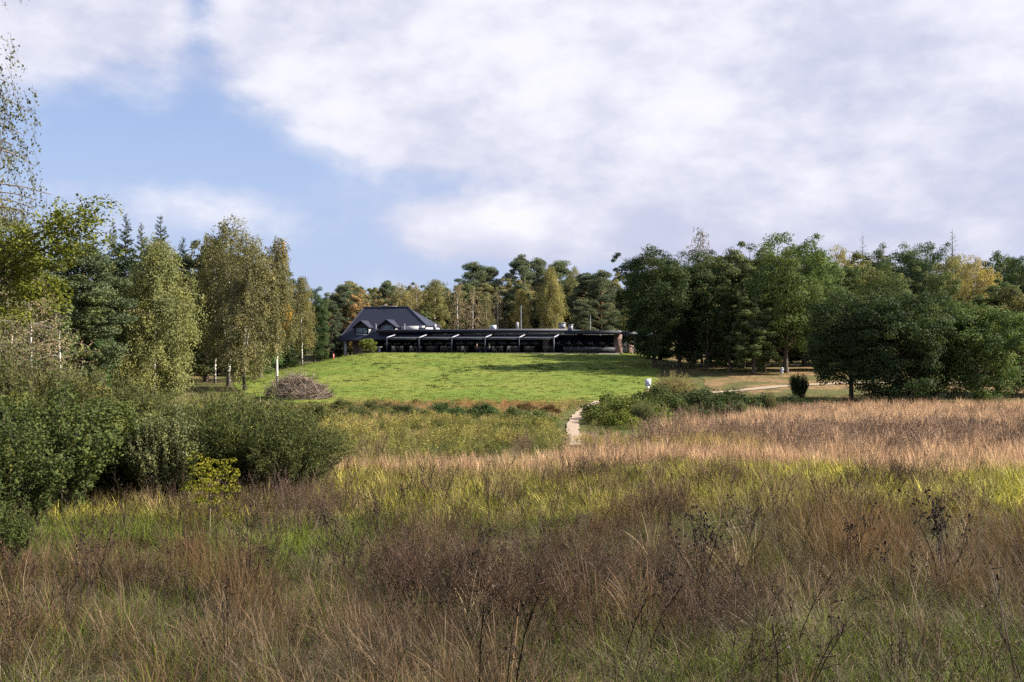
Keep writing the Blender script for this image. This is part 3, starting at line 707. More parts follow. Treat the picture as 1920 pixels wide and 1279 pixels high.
def oak(seed, H=14.0, W=9.0, nl=15000, leaf=.17, base=.16, K=70, open_=.55, rx=.016, bark='oak', lump=.20):
    rng = np.random.default_rng(seed); T = Tree()
    tl = trunk_line(rng, H, H*.62, .02); tr = H*rx
    T.b.tube(tl, tr*np.interp(np.linspace(0, 1, 9), [0, .06, .2, .6, 1], [1.6, 1.15, 1, .62, .22]), 8)
    zc = H*(base+1)/2; rz = H*(1-base)/2
    cs = []
    ph = rng.random(6)*2*pi
    for tries in range(4000):
        if len(cs) >= K: break
        d = rdir(rng, 1)[0]; a = math.atan2(d[1], d[0])
        env = 1+lump*(.5*sin(2*a+ph[0])+.5*sin(3*a+ph[1]+2*d[2])+.4*sin(5*d[2]+ph[2]))
        r = rng.random()**.33*env
        hk = 1.0 if d[2] > 0 else ((1-abs(d[2])**3.2)**(1/3.2)+.02)/(math.sqrt(max(1e-4, 1-d[2]**2))+.02)
        p = np.array([d[0]*r*hk*W/2*.86, d[1]*r*hk*W/2*.86, zc+d[2]*r*rz*.86])
        prof = 1.0 if p[2] > zc*.8 else .92
        p[:2] *= prof
        if p[2] < max(H*base*.8, H*.045) or p[2] > H*.98: continue
        if all(np.linalg.norm((p-q[0])*(1, 1, 1.2)) > W*.062 for q in cs):
            cs.append((p, W*.072*rng.uniform(.7, 1.45)))
    ax = np.array([0, 0, zc])
    per = nl//max(1, len(cs))
    for i, (p, rc) in enumerate(cs):
        n = int(per*rng.uniform(.6, 1.4)*(rc/(W*.072))**1.5)+10
        d = rdir(rng, n); d[:, 2] += .18; d = unit(d); rad = rc*rng.random(n)**.26*(1+.28*np.sin(d[:, 0]*5+i)*np.sin(d[:, 1]*5+2*i)+.2*np.sin(d[:, 2]*7+i*2))
        c = p+d*rad[:, None]*np.array([1.1, 1.1, .72])
        out = unit(p-ax+1e-3)
        nn = d*.85+out*.2+np.array([0, 0, .25])+rng.normal(0, .5, (n, 3))
        v = np.clip(.5+.22*rng.normal()+rng.normal(0, .11, n), 0, 1)
        s = leaf*rng.uniform(.65, 1.3, n)
        T.leaves(c, nn, rng.normal(0, 1, (n, 3)), s, s*.72, v)
        if rng.random() < 42/len(cs):
            hz = np.clip(p[2]-rng.uniform(.2, .5)*np.hypot(p[0], p[1])-.08*H, H*.14, H*.58)
            st = np.array([np.interp(hz, tl[:, 2], tl[:, 0]), np.interp(hz, tl[:, 2], tl[:, 1]), hz])
            w = tr*rng.uniform(.16, .34); T.b.tube(curve3(st, p, rng, .1, 5), [w, w*.85, w*.65, w*.45, w*.15], 5)
    return T.b.mesh('trunk', M['bark_'+bark], smooth=True), T.c.mesh('crown', M['leaf']), H

def birch(seed, H=15.0, W=5.5, nb=70, leaf=.12, start=.22, strands=7, per=11, hang=.075, rx=.0085, dens=1.0, fork=False, bark='birch', needle=False):
    rng = np.random.default_rng(seed); T = Tree()
    lines = []
    tl = trunk_line(rng, H, H*.98, .03, 11); lines.append((tl, 1.0, start))
    T.b.tube(tl, H*rx*np.interp(np.linspace(0, 1, 11), [0, .04, .15, .7, 1], [1.7, 1.15, 1, .45, .06]), 7, np.repeat(np.interp(np.linspace(0, 1, 11), [0, .75, .95], [1, 1, 0]), 7))
    if fork:
        q = tl.copy(); k = (q[:, 2]/H).clip(0, 1); q[:, 0] += .11*H*k**1.3; q[:, 2] *= .88
        T.b.tube(q[1:], H*rx*.75*np.linspace(1, .07, 10), 6, np.repeat(np.linspace(1, .2, 10), 6), cap=False); lines.append((q, .85, start*1.15))
    ga = rng.random()*6
    for i in range(nb):
        tlx, sc, st = lines[i % len(lines)]
        f = st+(.97-st)*((i+rng.random())/nb); hz = f*H*(.88 if tlx is not tl else 1)
        p0 = np.array([np.interp(hz, tlx[:, 2], tlx[:, 0]), np.interp(hz, tlx[:, 2], tlx[:, 1]), hz])
        a = ga+i*2.399+rng.normal(0, .4)
        prof = np.interp(f, [st, st+.12, .55, .8, 1], [.55, .95, 1, .62, .16])*sc
        L = W/2*prof*rng.uniform(.65, 1.2); h = np.array([cos(a), sin(a), 0])
        rise = rng.uniform(.35, .9)*np.interp(f, [0, 1], [.7, 1.6])
        t = np.linspace(0, 1, 6); P = p0+h*(L*t)[:, None]; P[:, 2] += L*rise*(t-.8*t**2.2)
        w = .011*L+.008; T.b.tube(P, w*np.linspace(1, .25, 6), 4, .12, cap=False)
        cv = .5+.22*rng.normal()
        ns = max(2, int(strands*dens*(.4+.8*prof)))
        for k in range(ns):
            tt = rng.uniform(.28, 1.0); q = p0+h*L*tt; q[2] += L*rise*(tt-.8*tt**2.2)
            q = q+rng.normal(0, .05*W, 3)*np.array([1, 1, .5])
            SL = H*hang*rng.uniform(.5, 1.5); n = int(per*rng.uniform(.7, 1.4))
            ts = rng.random(n)**.8; sw = rng.normal(0, .18, 2)+h[:2]*.15
            c = np.stack([q[0]+sw[0]*SL*ts+rng.normal(0, .09, n)*SL, q[1]+sw[1]*SL*ts+rng.normal(0, .09, n)*SL, q[2]-SL*ts+rng.normal(0, .04, n)], 1)
            if needle: T.b.tube(np.stack([q, q+np.array([sw[0], sw[1], -1])*SL*.5, q+np.array([sw[0], sw[1], -1])*SL]), [.006, .004, .002], 3, 0, cap=False)
            out = np.array([h[0], h[1], .35]); nn = out*.5+rng.normal(0, .7, (n, 3))
            s = leaf*rng.uniform(.7, 1.3, n); v = np.clip(cv+rng.normal(0, .11, n), 0, 1)
            T.leaves(c, nn, np.array([0, 0, -1])+rng.normal(0, .5, (n, 3)), s*1.15, s*.7, v)
    return T.b.mesh('trunk', M['bark_'+bark], smooth=True), T.c.mesh('crown', M['leaf']), H

def pine(seed, H=17.0, W=7.0, pads=80, per=330, start=.20, leaf=.28):
    rng = np.random.default_rng(seed); T = Tree()
    tl = trunk_line(rng, H, H*.95, .025, 10)
    T.b.tube(tl, H*.0115*np.interp(np.linspace(0, 1, 10), [0, .05, .6, 1], [1.3, 1, .7, .12]), 7)
    for i in range(pads):
        f = start+(1-start)*((i+rng.random())/pads)**.9; a = i*2.399+rng.normal(0, .5)
        prof = np.interp(f, [start, start+.15, .72, .9, 1], [.55, 1, .95, .6, .1]); L = W/2*prof*math.sqrt(rng.uniform(.08, 1.25))
        z0 = (f-.05)*H*.93; p0 = np.array([np.interp(z0, tl[:, 2], tl[:, 0]), np.interp(z0, tl[:, 2], tl[:, 1]), z0])
        p = p0+np.array([cos(a)*L, sin(a)*L, .06*H*rng.uniform(.2, 1.2)])
        w = .012*L+.02; T.b.tube(curve3(p0, p, rng, .06, 4), [w*1.6, w*1.2, w*.8, w*.4], 4)
        rc = W*.13*rng.uniform(.7, 1.4); n = int(per*rng.uniform(.7, 1.3)*(rc/(W*.13))**1.4)
        d = rdir(rng, n); c = p+d*(rc*rng.random(n)**.4)[:, None]*np.array([1.15, 1.15, .52])
        ax_ = d*np.array([1, 1, .5])+np.array([0, 0, .55])+rng.normal(0, .35, (n, 3))
        s = leaf*rng.uniform(.7, 1.3, n); v = np.clip(.5+.2*rng.normal()+rng.normal(0, .14, n), 0, 1)
        T.leaves(c, rng.normal(0, 1, (n, 3))+np.array([0, 0, .4]), ax_, s, s*.42, v)
    return T.b.mesh('trunk', M['bark_pine'], smooth=True), T.c.mesh('crown', M['needle']), H

def spruce(seed, H=18.0, W=6.0, tiers=36, start=.06, leaf=.27, per=52, sparse=1.0):
    rng = np.random.default_rng(seed); T = Tree()
    tl = trunk_line(rng, H, H*.99, .008, 8); T.b.tube(tl, H*.0105*np.linspace(1.2, .05, 8), 7)
    for i in range(tiers):
        f = start+(.985-start)*(i/tiers)**.92; nbr = int(rng.integers(6, 9)*sparse)+1
        for k in range(nbr):
            a = rng.random()*2*pi; L = W/2*(1-f)**.85*rng.uniform(.75, 1.15)+.12
            z0 = f*H+rng.normal(0, .12); t = np.linspace(0, 1, 5); h = np.array([cos(a), sin(a), 0])
            dr = np.interp(f, [0, .6, 1], [-.42, -.12, .7])
            P = np.array([0, 0, z0])+h*(L*t)[:, None]; P[:, 2] += L*(dr*t+.18*t**2)
            P[:, 0] += np.interp(z0, tl[:, 2], tl[:, 0]); P[:, 1] += np.interp(z0, tl[:, 2], tl[:, 1])
            T.b.tube(P, (.008*L+.01)*np.linspace(1, .2, 5), 3, cap=False)
            n = int(per*(.25+L/(W/2))*sparse); tt = rng.random(n)**.7
            c = np.stack([np.interp(tt, t, P[:, j]) for j in range(3)], 1); sd = np.array([-sin(a), cos(a), 0])
            wd = rng.normal(0, .16, n)*L*(1.1-tt*.8); c = c+sd*wd[:, None]; c[:, 2] -= np.abs(rng.normal(0, .10, n))*(.5+L*.4)
            ax_ = h*.8+sd*np.sign(wd)[:, None]*.6+np.array([0, 0, -.45])+rng.normal(0, .2, (n, 3))
            s = leaf*rng.uniform(.7, 1.35, n)*np.clip(L/1.1, .34, 1); v = np.clip(.45+.12*rng.normal()+rng.normal(0, .14, n)+.15*(tt-.5), 0, 1)
            T.leaves(c, np.array([0, 0, 1])+rng.normal(0, .6, (n, 3)), ax_, s*1.2, s*.5, v)
    return T.b.mesh('trunk', M['bark_oak'], smooth=True), T.c.mesh('crown', M['needle']), H

def willow(seed, H=2.6, W=3.4, stems=260, per=95, leaf=.075, wid=.24, spread=.62, up=.75, low=.12, curl=.35):
    """shrub of many upright leafy shoots"""
    rng = np.random.default_rng(seed); T = Tree()
    for i in range(stems):
        a = rng.random()*2*pi; r0 = W*.28*math.sqrt(rng.random()); rt = W*.5*math.sqrt(rng.random()); 
        a2 = a+rng.normal(0, .3); dome = math.sqrt(max(.06, 1-(rt/(W*.53))**2)); h = H*(.45+.55*dome)*(rng.uniform(.72, 1.0) if rng.random() < .85 else rng.uniform(1.0, 1.16))
        p0 = np.array([cos(a)*min(r0, rt*.7), sin(a)*min(r0, rt*.7), -.05]); p1 = np.array([cos(a2)*rt, sin(a2)*rt, h])
        t = np.linspace(0, 1, 5)[:, None]; P = p0+(p1-p0)*t; P[:, 2] = p0[2]+(p1[2]-p0[2])*(t[:, 0]**(.8-.25*rt/W)); P[:, :2] += rng.normal(0, .03, 2)*np.sin(pi*t)
        T.b.tube(P, np.array([.012, .01, .008, .006, .003])*(H/2.6), 3, cap=False)
        n = int(per*rng.uniform(.7, 1.3)); tt = low+(1-low)*rng.random(n)**.75
        c = np.stack([np.interp(tt, t[:, 0], P[:, j]) for j in range(3)], 1)
        dirn = unit(P[-1]-P[-2]); off = rdir(rng, n)*np.array([1, 1, .5]); c = c+off*(rng.random(n)**.7*H*.055)[:, None]
        ax_ = off*(1-up)+dirn*up+rng.normal(0, curl, (n, 3)); s = leaf*rng.uniform(.65, 1.3, n); v = np.clip(.5+.2*rng.normal()+rng.normal(0, .17, n), 0, 1)
        T.leaves(c, rng.normal(0, 1, (n, 3))+np.array([0, 0, .5])+off*.3, ax_, s, s*wid, v)
    return T.b.mesh('stems', M['bark_oak'], smooth=False), T.c.mesh('foliage', M['leaf']), H

def bramble(seed, H=1.5, W=3.2, K=46, nl=6000, leaf=.11):
    """low mound of leafy canes"""
    rng = np.random.default_rng(seed); T = Tree(); cs = []
    for i in range(K):
        a = rng.random()*2*pi; r = math.sqrt(rng.random()); dome = math.sqrt(max(.05, 1-r*r*.92))
        p = np.array([cos(a)*r*W/2, sin(a)*r*W/2, H*dome*rng.uniform(.35, .95)]); cs.append(p)
        T.b.tube(curve3((cos(a)*r*W*.15, sin(a)*r*W*.15, -.05), p, rng, .15, 5), np.linspace(.014, .004, 5), 3, cap=False)
        n = int(nl/K*rng.uniform(.6, 1.4)); d = rdir(rng, n); rc = H*.24*rng.uniform(.7, 1.4)
        c = p+d*(rc*rng.random(n)**.45)[:, None]*np.array([1.25, 1.25, .8]); c[:, 2] = np.maximum(c[:, 2], .03)
        s = leaf*rng.uniform(.6, 1.35, n); v = np.clip(.5+.22*rng.normal()+rng.normal(0, .17, n), 0, 1)
        T.leaves(c, d*.5+np.array([0, -.0, .6])+rng.normal(0, .55, (n, 3)), rng.normal(0, 1, (n, 3)), s, s*.66, v)
    return T.b.mesh('stems', M['bark_oak']), T.c.mesh('foliage', M['leaf']), H

def twiggy(seed, H=1.3, W=1.3, stems=100, sub=13):
    """leafless bush of dry brown stems with fine side twigs and a few shrivelled leaves"""
    rng = np.random.default_rng(seed); T = Tree()
    for i in range(stems):
        a = rng.random()*2*pi; r0 = .62*W*math.sqrt(rng.random()); ln = abs(rng.normal(.2, .22)); L = H*(rng.uniform(.3, .75) if rng.random() < .7 else rng.uniform(.75, 1.1))
        h = np.array([cos(a), sin(a), 0]); t = np.linspace(0, 1, 6); th = ln+rng.uniform(0, .5)*t
        P = np.concatenate([[h*r0], h*r0+np.cumsum((L/5)*(np.sin(th[1:])[:, None]*h+np.cos(th[1:])[:, None]*np.array([0, 0, 1])), 0)])
        P += rng.normal(0, .008, P.shape)
        T.b.tube(P, np.linspace(.0055, .002, 6), 3, rng.random(), cap=False)
        for k in range(sub):
            tt = rng.uniform(.35, 1); q = np.array([np.interp(tt, t, P[:, j]) for j in range(3)])
            e = q+unit(rng.normal(0, .6, 3)+h*.3+np.array([0, 0, .9]))*L*rng.uniform(.08, .22)
            T.b.tube(np.stack([q, (q+e)/2+rng.normal(0, .008, 3), e]), [.0028, .002, .0012], 3, rng.random(), cap=False)
            n = 3; c = e+rng.normal(0, .02, (n, 3)); s = .02*rng.uniform(.6, 1.4, n)
            T.leaves(c, rng.normal(0, 1, (n, 3)), rng.normal(0, 1, (n, 3)), s, s*.6, rng.random(n)*.45)
    return T.b.mesh('stems', M['bark_twig']), T.c.mesh('seed_clusters', M['leaf']), H

PROTO = {}
def proto(key):
    if key in PROTO: return PROTO[key]
    k, s = key[:-1], int(key[-1])
    if k == 'oak': p = oak(100+s, 14, [9.0, 10.0, 8.2, 9.5][s % 4], 42000, .16, [.0, .05, .02, .03][s % 4], [190, 205, 180, 200][s % 4])
    elif k == 'rnd': p = oak(140+s, 9, [8.6, 8.0, 7.6][s % 3], 40000, .14, [.10, -.06, -.04][s % 3], 190, rx=.019)
    elif k == 'fol': p = oak(170+s, 13, 6.0, 26000, .165, .02, 130, lump=.4)
    elif k == 'brc': p = birch(200+s, 15, [5.4, 6.2, 5.0, 5.8][s % 4], [84, 94, 80, 88][s % 4], .135, [.22, .16, .28, .12][s % 4], 15, 20, fork=s % 2 == 1)
    elif k == 'wep': p = birch(230+s, 14, 6.6, 130, .125, .08, 20, 24, hang=.10)
    elif k == 'brs': p = birch(250+s, 14, 4.8, 66, .14, .24, 7, 9, hang=.05)
    elif k == 'pin': p = pine(300+s, 17, [7.2, 6.4, 8.0][s % 3])
    elif k == 'spr': p = spruce(350+s, 18, [6.2, 5.2][s % 2])
    elif k == 'spx': p = spruce(380+s, 16, 5.2, 24, .25, .22, 16, .62)
    elif k == 'nbr': p = birch(400+s, 17, 6.5, 170, .085, .12, 15, 20, hang=.06, rx=.009, needle=True)
    elif k == 'sap': p = birch(430+s, 5.0, 2.6, 46, .10, .12, 6, 8, hang=.08, rx=.010)
    elif k == 'dbr': p = birch(450+s, 8.6, 4.2, 90, .075, .10, 9, 10, hang=.06, rx=.0085)
    elif k == 'noa': p = oak(470+s, 10, 9.0, 30000, .11, .18, 170, rx=.02)
    elif k == 'wil': p = willow(500+s, 2.6, [3.6, 4.0, 3.2][s % 3], 300, 105, .10, .24)
    elif k == 'shr': p = willow(530+s, 2.6, [3.0, 2.7, 3.3][s % 3], 190, 105, .080, .55, up=.35, low=.05, curl=.6)
    elif k == 'lsh': p = oak(545+s, 2.6, [3.2, 2.9, 3.4][s % 3], 34000, .060, -.12, 190, rx=.012, lump=.5)
    elif k == 'brm': p = bramble(560+s, 1.5, [3.2, 3.6, 2.8][s % 3], 50, 6500)
    elif k == 'bsh': p = oak(590+s, 2.4, 2.7, 6500, .10, .0, 110, rx=.02, lump=.12)
    elif k == 'twg': p = twiggy(620+s, 1.3, 1.3)
    elif k == 'asp': p = oak(650+s, 2.0, 1.0, 1700, .038, .25, 110, rx=.007, bark='dead', lump=.45)
    PROTO[key] = p; return p
PARTN = {'lsh': ('stems', 'foliage'), 'wil': ('stems', 'foliage'), 'shr': ('stems', 'foliage'), 'brm': ('stems', 'foliage'), 'twg': ('stems', 'seed_clusters'), 'bsh': ('stems', 'foliage'), 'asp': ('stem', 'foliage')}
def mute(c, cat):
    c = np.array(c)*(1.18 if cat == 'tree' else .80); l = c.mean()
    return tuple(np.maximum(l+(c-l)*(.84 if cat == 'tree' else 1.0), .004)*(np.array([.95, 1.0, 1.0]) if cat == 'tree' else 1.0))
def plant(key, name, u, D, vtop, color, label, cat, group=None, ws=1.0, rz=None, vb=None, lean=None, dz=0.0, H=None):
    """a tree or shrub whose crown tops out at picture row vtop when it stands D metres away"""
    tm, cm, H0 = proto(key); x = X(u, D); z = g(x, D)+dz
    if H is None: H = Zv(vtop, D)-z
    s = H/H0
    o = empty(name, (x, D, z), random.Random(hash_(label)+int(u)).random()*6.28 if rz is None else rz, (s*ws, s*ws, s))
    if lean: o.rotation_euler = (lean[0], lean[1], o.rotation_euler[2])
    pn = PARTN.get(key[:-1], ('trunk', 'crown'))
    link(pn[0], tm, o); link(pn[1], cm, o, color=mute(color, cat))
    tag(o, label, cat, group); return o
def hash_(s): return sum((i+1)*ord(c) for i, c in enumerate(s)) % 100003

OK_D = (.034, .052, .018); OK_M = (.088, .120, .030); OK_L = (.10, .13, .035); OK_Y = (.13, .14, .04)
BI_O = (.15, .15, .055); BI_G = (.10, .125, .04); BI_Y = (.27, .22, .07); BI_P = (.26, .19, .12); ORG = (.27, .17, .065)
PI = (.098, .118, .066); PI_D = (.078, .098, .056); SP = (.036, .056, .030); SP_G = (.09, .115, .05)

LW = 'trees of the left wood'; CW = 'trees behind the restaurant'; RW = 'trees of the right wood'
TREES = [
 # near trees on the left
 ('nbr0', 'birch_tree', -128, 31, -190, (0.096, 0.099, 0.043), 'tall thin leaved birch cut off by the left edge of the picture', 'tree', LW, 1.0),
 ('dbr0', 'birch_tree', 62, 44, 500, (0.236, 0.165, 0.099), 'dying birch with white trunk and brown leaves near the left edge', 'tree', LW, .95),
 ('dbr1', 'birch_tree', 20, 47, 560, (0.166, 0.139, 0.073), 'smaller brownish birch left of the dying white birch', 'tree', LW, 1.0),
 ('sap0', 'birch_tree', 112, 48, 585, (0.102, 0.119, 0.042), 'young green birch right of the dying white birch', 'tree', LW, 1.2),
 # left wood
 ('pin0', 'pine_tree', 150, 66, 440, (0.071, 0.091, 0.042), 'dark broad pine behind the dying birch', 'tree', LW, 1.15),
 ('fol0', 'beech_tree', 178, 69, 600, (0.047, 0.093, 0.031), 'low green broadleaf tree under the dark broad pine', 'tree', LW, 1.0),
 ('fol1', 'oak_tree', 60, 62, 430, (0.077, 0.095, 0.035), 'leafy oak behind the left edge birches', 'tree', LW, 1.5),
 ('fol2', 'oak_tree', -10, 66, 400, (0.071, 0.094, 0.035), 'tall oak half outside the left edge', 'tree', LW, 1.5),
 ('wep1', 'birch_tree', 222, 74, 520, (0.096, 0.111, 0.041), 'olive green drooping tree left of the pale weeping birch', 'tree', LW, .95),
 ('spr0', 'spruce_tree', 234, 96, 396, SP, 'tallest dark spruce of the left wood', 'tree', LW, 1.0),
 ('spr1', 'spruce_tree', 213, 104, 410, SP, 'slim spruce just left of the tallest dark spruce', 'tree', LW, .8),
 ('spr1', 'spruce_tree', 300, 106, 400, (0.046, 0.069, 0.033), 'spruce with a pointed top above the pale weeping birch', 'tree', LW, 1.15),
 ('spr0', 'spruce_tree', 266, 112, 413, SP_G, 'yellowish green spruce between the two pointed spruces', 'tree', LW, .9),
 ('wep0', 'birch_tree', 291, 73, 440, (0.179, 0.179, 0.060), 'pale green weeping birch with branches hanging nearly to the ground', 'tree', LW, 1.0),
 ('fol0', 'oak_tree', 345, 98, 450, (0.071, 0.084, 0.039), 'dark leafy tree right of the pale weeping birch', 'tree', LW, 1.0),
 ('fol1', 'oak_tree', 386, 100, 438, (0.058, 0.073, 0.031), 'dark leafy tree behind the three white birches', 'tree', LW, 1.0),
 ('brc1', 'birch_tree', 428, 93, 398, (0.137, 0.126, 0.048), 'tallest white birch with forked top in the left wood', 'tree', LW, 1.1),
 ('brc3', 'birch_tree', 460, 89, 426, (0.154, 0.134, 0.055), 'white birch with bare lower trunk between the tallest birch and the brush pile', 'tree', LW, 1.05),
 ('brc0', 'birch_tree', 403, 97, 440, (0.125, 0.125, 0.043), 'slender birch left of the tallest white birch', 'tree', LW, .8),
 ('brc2', 'birch_tree', 519, 91, 440, (0.142, 0.126, 0.050), 'lone white birch with yellow tufts standing behind the brush pile', 'tree', LW, .85),
 ('fol2', 'oak_tree', 487, 104, 455, (0.059, 0.090, 0.032), 'green tree filling the gap between the white birches', 'tree', LW, .9),
 ('sap1', 'birch_tree', 477, 100, 600, (0.079, 0.143, 0.034), 'low bright green sapling behind the lone white birch', 'tree', LW, 1.5),
 ('brc0', 'birch_tree', 566, 124, 513, (0.177, 0.150, 0.051), 'small yellowish birch left of the house', 'tree', LW, .9),
 ('oak2', 'oak_tree', 590, 131, 526, (0.046, 0.073, 0.027), 'dark rounded oak left of the house', 'tree', LW, .72),
 ('oak1', 'oak_tree', 548, 138, 540, (0.044, 0.069, 0.027), 'dark oak behind the small yellowish birch', 'tree', LW, .7),
 ('bsh0', 'shrub', 607, 132, 652, (0.077, 0.107, 0.033), 'green shrub at the dark edge of the wood left of the house', 'shrub', LW, .9),
 ('pin1', 'pine_tree', 624, 147, 560, PI_D, 'pine with reddish trunk at the left corner of the house', 'tree', LW, .7),
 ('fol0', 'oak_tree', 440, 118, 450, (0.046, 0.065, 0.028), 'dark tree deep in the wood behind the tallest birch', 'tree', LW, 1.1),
 ('spr0', 'spruce_tree', 345, 122, 440, SP, 'dark spruce deep in the wood right of the weeping birch', 'tree', LW, 1.1),
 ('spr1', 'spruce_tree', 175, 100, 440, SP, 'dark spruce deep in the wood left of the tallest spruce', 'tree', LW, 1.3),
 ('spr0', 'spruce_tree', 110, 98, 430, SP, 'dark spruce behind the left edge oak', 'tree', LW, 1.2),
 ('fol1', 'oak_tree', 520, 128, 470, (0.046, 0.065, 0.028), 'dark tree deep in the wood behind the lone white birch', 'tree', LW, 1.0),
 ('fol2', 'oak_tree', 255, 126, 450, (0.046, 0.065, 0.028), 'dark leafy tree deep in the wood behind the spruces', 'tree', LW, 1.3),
 # behind the restaurant
 ('pin0', 'pine_tree', 645, 172, 526, PI, 'pine rising behind the left end of the house roof', 'tree', CW, .9),
 ('fol1', 'oak_tree', 612, 170, 540, (0.065, 0.076, 0.041), 'greyish green tree behind the rounded oak left of the house', 'tree', CW, .9),
 ('fol0', 'oak_tree', 672, 160, 541, ORG, 'orange leaved oak above the house roof', 'tree', CW, .95),
 ('fol2', 'oak_tree', 700, 168, 545, (0.200, 0.151, 0.063), 'ochre tree right of the orange oak', 'tree', CW, .9),
 ('pin1', 'pine_tree', 728, 178, 521, PI, 'pine above the right half of the house roof', 'tree', CW, .95),
 ('brc1', 'birch_tree', 752, 170, 528, (0.224, 0.181, 0.071), 'golden brown birch above the hipped end of the roof', 'tree', CW, 1.1),
 ('brc3', 'birch_tree', 782, 176, 530, (0.213, 0.169, 0.076), 'tan birch right of the hipped roof end', 'tree', CW, 1.1),
 ('fol1', 'oak_tree', 798, 162, 572, (0.102, 0.118, 0.039), 'low green tree right of the house chimney side', 'tree', CW, 1.0),
 ('brc0', 'birch_tree', 815, 172, 520, (0.201, 0.179, 0.061), 'yellow green birch left of the first tall pine', 'tree', CW, 1.25),
 ('brs0', 'birch_tree', 858, 164, 528, (0.260, 0.189, 0.112), 'thin pinkish birch with pale trunk behind the flat roof', 'tree', CW, 1.0),
 ('brs1', 'birch_tree', 886, 163, 540, BI_P, 'sparse pinkish birch beside the thin one behind the flat roof', 'tree', CW, 1.1),
 ('brc2', 'birch_tree', 838, 180, 540, (0.225, 0.181, 0.082), 'dull golden birch below the first tall pine', 'tree', CW, 1.1),
 ('pin2', 'pine_tree', 886, 186, 481, PI_D, 'first tall broad pine behind the flat roof', 'tree', CW, .92),
 ('pin0', 'pine_tree', 918, 188, 492, PI_D, 'pine leaning on the right of the first tall pine', 'tree', CW, .75),
 ('brs2', 'birch_tree', 934, 165, 545, (0.202, 0.158, 0.098), 'nearly bare birch left of the steel flue', 'tree', CW, 1.05),
 ('brc1', 'birch_tree', 912, 172, 552, (0.178, 0.156, 0.068), 'olive birch between the sparse pinkish and nearly bare birches', 'tree', CW, .9),
 ('brc0', 'birch_tree', 978, 166, 538, (0.283, 0.222, 0.065), 'bright yellow birch left of the steel flue', 'tree', CW, .95),
 ('pin1', 'pine_tree', 976, 188, 470, PI, 'tallest pine behind the middle of the flat roof', 'tree', CW, .9),
 ('pin2', 'pine_tree', 1008, 192, 474, PI, 'broad pine right of the tallest pine', 'tree', CW, .8),
 ('wep0', 'birch_tree', 1034, 165, 498, (0.260, 0.222, 0.073), 'tall yellow weeping birch right of the steel flue', 'tree', CW, .72),
 ('pin0', 'pine_tree', 1052, 188, 480, PI, 'dark pine behind the tall yellow weeping birch', 'tree', CW, .9),
 ('brc3', 'birch_tree', 1075, 182, 494, (0.155, 0.149, 0.062), 'olive birch right of the tall yellow weeping birch', 'tree', CW, .95),
 ('pin1', 'pine_tree', 1103, 176, 506, (0.084, 0.104, 0.057), 'greyish pine above the roof vents', 'tree', CW, 1.15),
 ('pin2', 'pine_tree', 1130, 172, 498, (0.091, 0.108, 0.061), 'greyish pine behind the white roof mast', 'tree', CW, .9),
 ('pin0', 'pine_tree', 1092, 160, 556, (0.090, 0.102, 0.055), 'low pine behind the roof vents', 'tree', CW, 1.1),
 ('fol2', 'oak_tree', 1170, 152, 575, (0.202, 0.191, 0.065), 'yellowish bushy tree at the right end of the restaurant', 'tree', CW, .6),
 # right wood
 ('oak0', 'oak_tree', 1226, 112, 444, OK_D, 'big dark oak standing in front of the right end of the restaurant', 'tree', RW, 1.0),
 ('oak3', 'oak_tree', 1238, 129, 468, OK_D, 'dark oak hidden behind the big dark oak', 'tree', RW, .9),  # unseen oak, added to cast shade on the lawn by the terrace
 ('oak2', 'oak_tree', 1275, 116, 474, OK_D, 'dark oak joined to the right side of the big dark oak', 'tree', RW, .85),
 ('brs0', 'birch_tree', 1316, 128, 421, (0.155, 0.122, 0.078), 'bare topped birch poking out above the oaks', 'tree', RW, .8),
 ('oak3', 'oak_tree', 1332, 117, 455, (0.075, 0.095, 0.036), 'olive oak below the bare topped birch', 'tree', RW, .85),
 ('fol1', 'oak_tree', 1392, 116, 434, (0.102, 0.116, 0.044), 'pale olive tree left of the tallest oak', 'tree', RW, 1.05),
 ('oak1', 'oak_tree', 1474, 107, 428, OK_M, 'tallest green oak with thick forked trunk in the right wood', 'tree', RW, .95),
 ('oak2', 'oak_tree', 1538, 112, 452, (0.072, 0.113, 0.033), 'green oak on the right shoulder of the tallest oak', 'tree', RW, .85),
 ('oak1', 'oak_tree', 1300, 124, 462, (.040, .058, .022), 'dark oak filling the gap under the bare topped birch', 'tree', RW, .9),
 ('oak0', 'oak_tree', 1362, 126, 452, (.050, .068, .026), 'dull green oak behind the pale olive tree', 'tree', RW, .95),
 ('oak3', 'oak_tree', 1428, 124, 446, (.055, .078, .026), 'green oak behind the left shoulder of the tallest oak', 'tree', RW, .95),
 ('oak0', 'oak_tree', 1508, 121, 440, (.070, .100, .028), 'sunlit oak behind the right shoulder of the tallest oak', 'tree', RW, .95),
 ('oak2', 'oak_tree', 1575, 121, 478, (.060, .085, .026), 'green oak in front of the yellowing birch', 'tree', RW, .9),
 ('oak1', 'oak_tree', 1660, 112, 488, (.075, .098, .032), 'olive green oak rising behind the second front oak', 'tree', RW, .8),
 ('oak2', 'oak_tree', 1770, 114, 492, (.070, .095, .032), 'olive green oak rising behind the third front oak', 'tree', RW, .8),
 ('fol0', 'oak_tree', 1412, 104, 545, (0.077, 0.101, 0.035), 'lower green oak in front of the pale olive tree', 'tree', RW, 1.3),
 ('brc1', 'birch_tree', 1576, 132, 455, BI_Y, 'yellowing birch between the green oak and the far oaks', 'tree', RW, .95),
 ('fol2', 'oak_tree', 1630, 128, 468, (0.143, 0.137, 0.049), 'yellow green tree above the dark front oaks', 'tree', RW, 1.4),
 ('spx0', 'spruce_tree', 1617, 182, 436, (0.046, 0.054, 0.037), 'small dark spruce top on the skyline', 'tree', RW, 1.0),
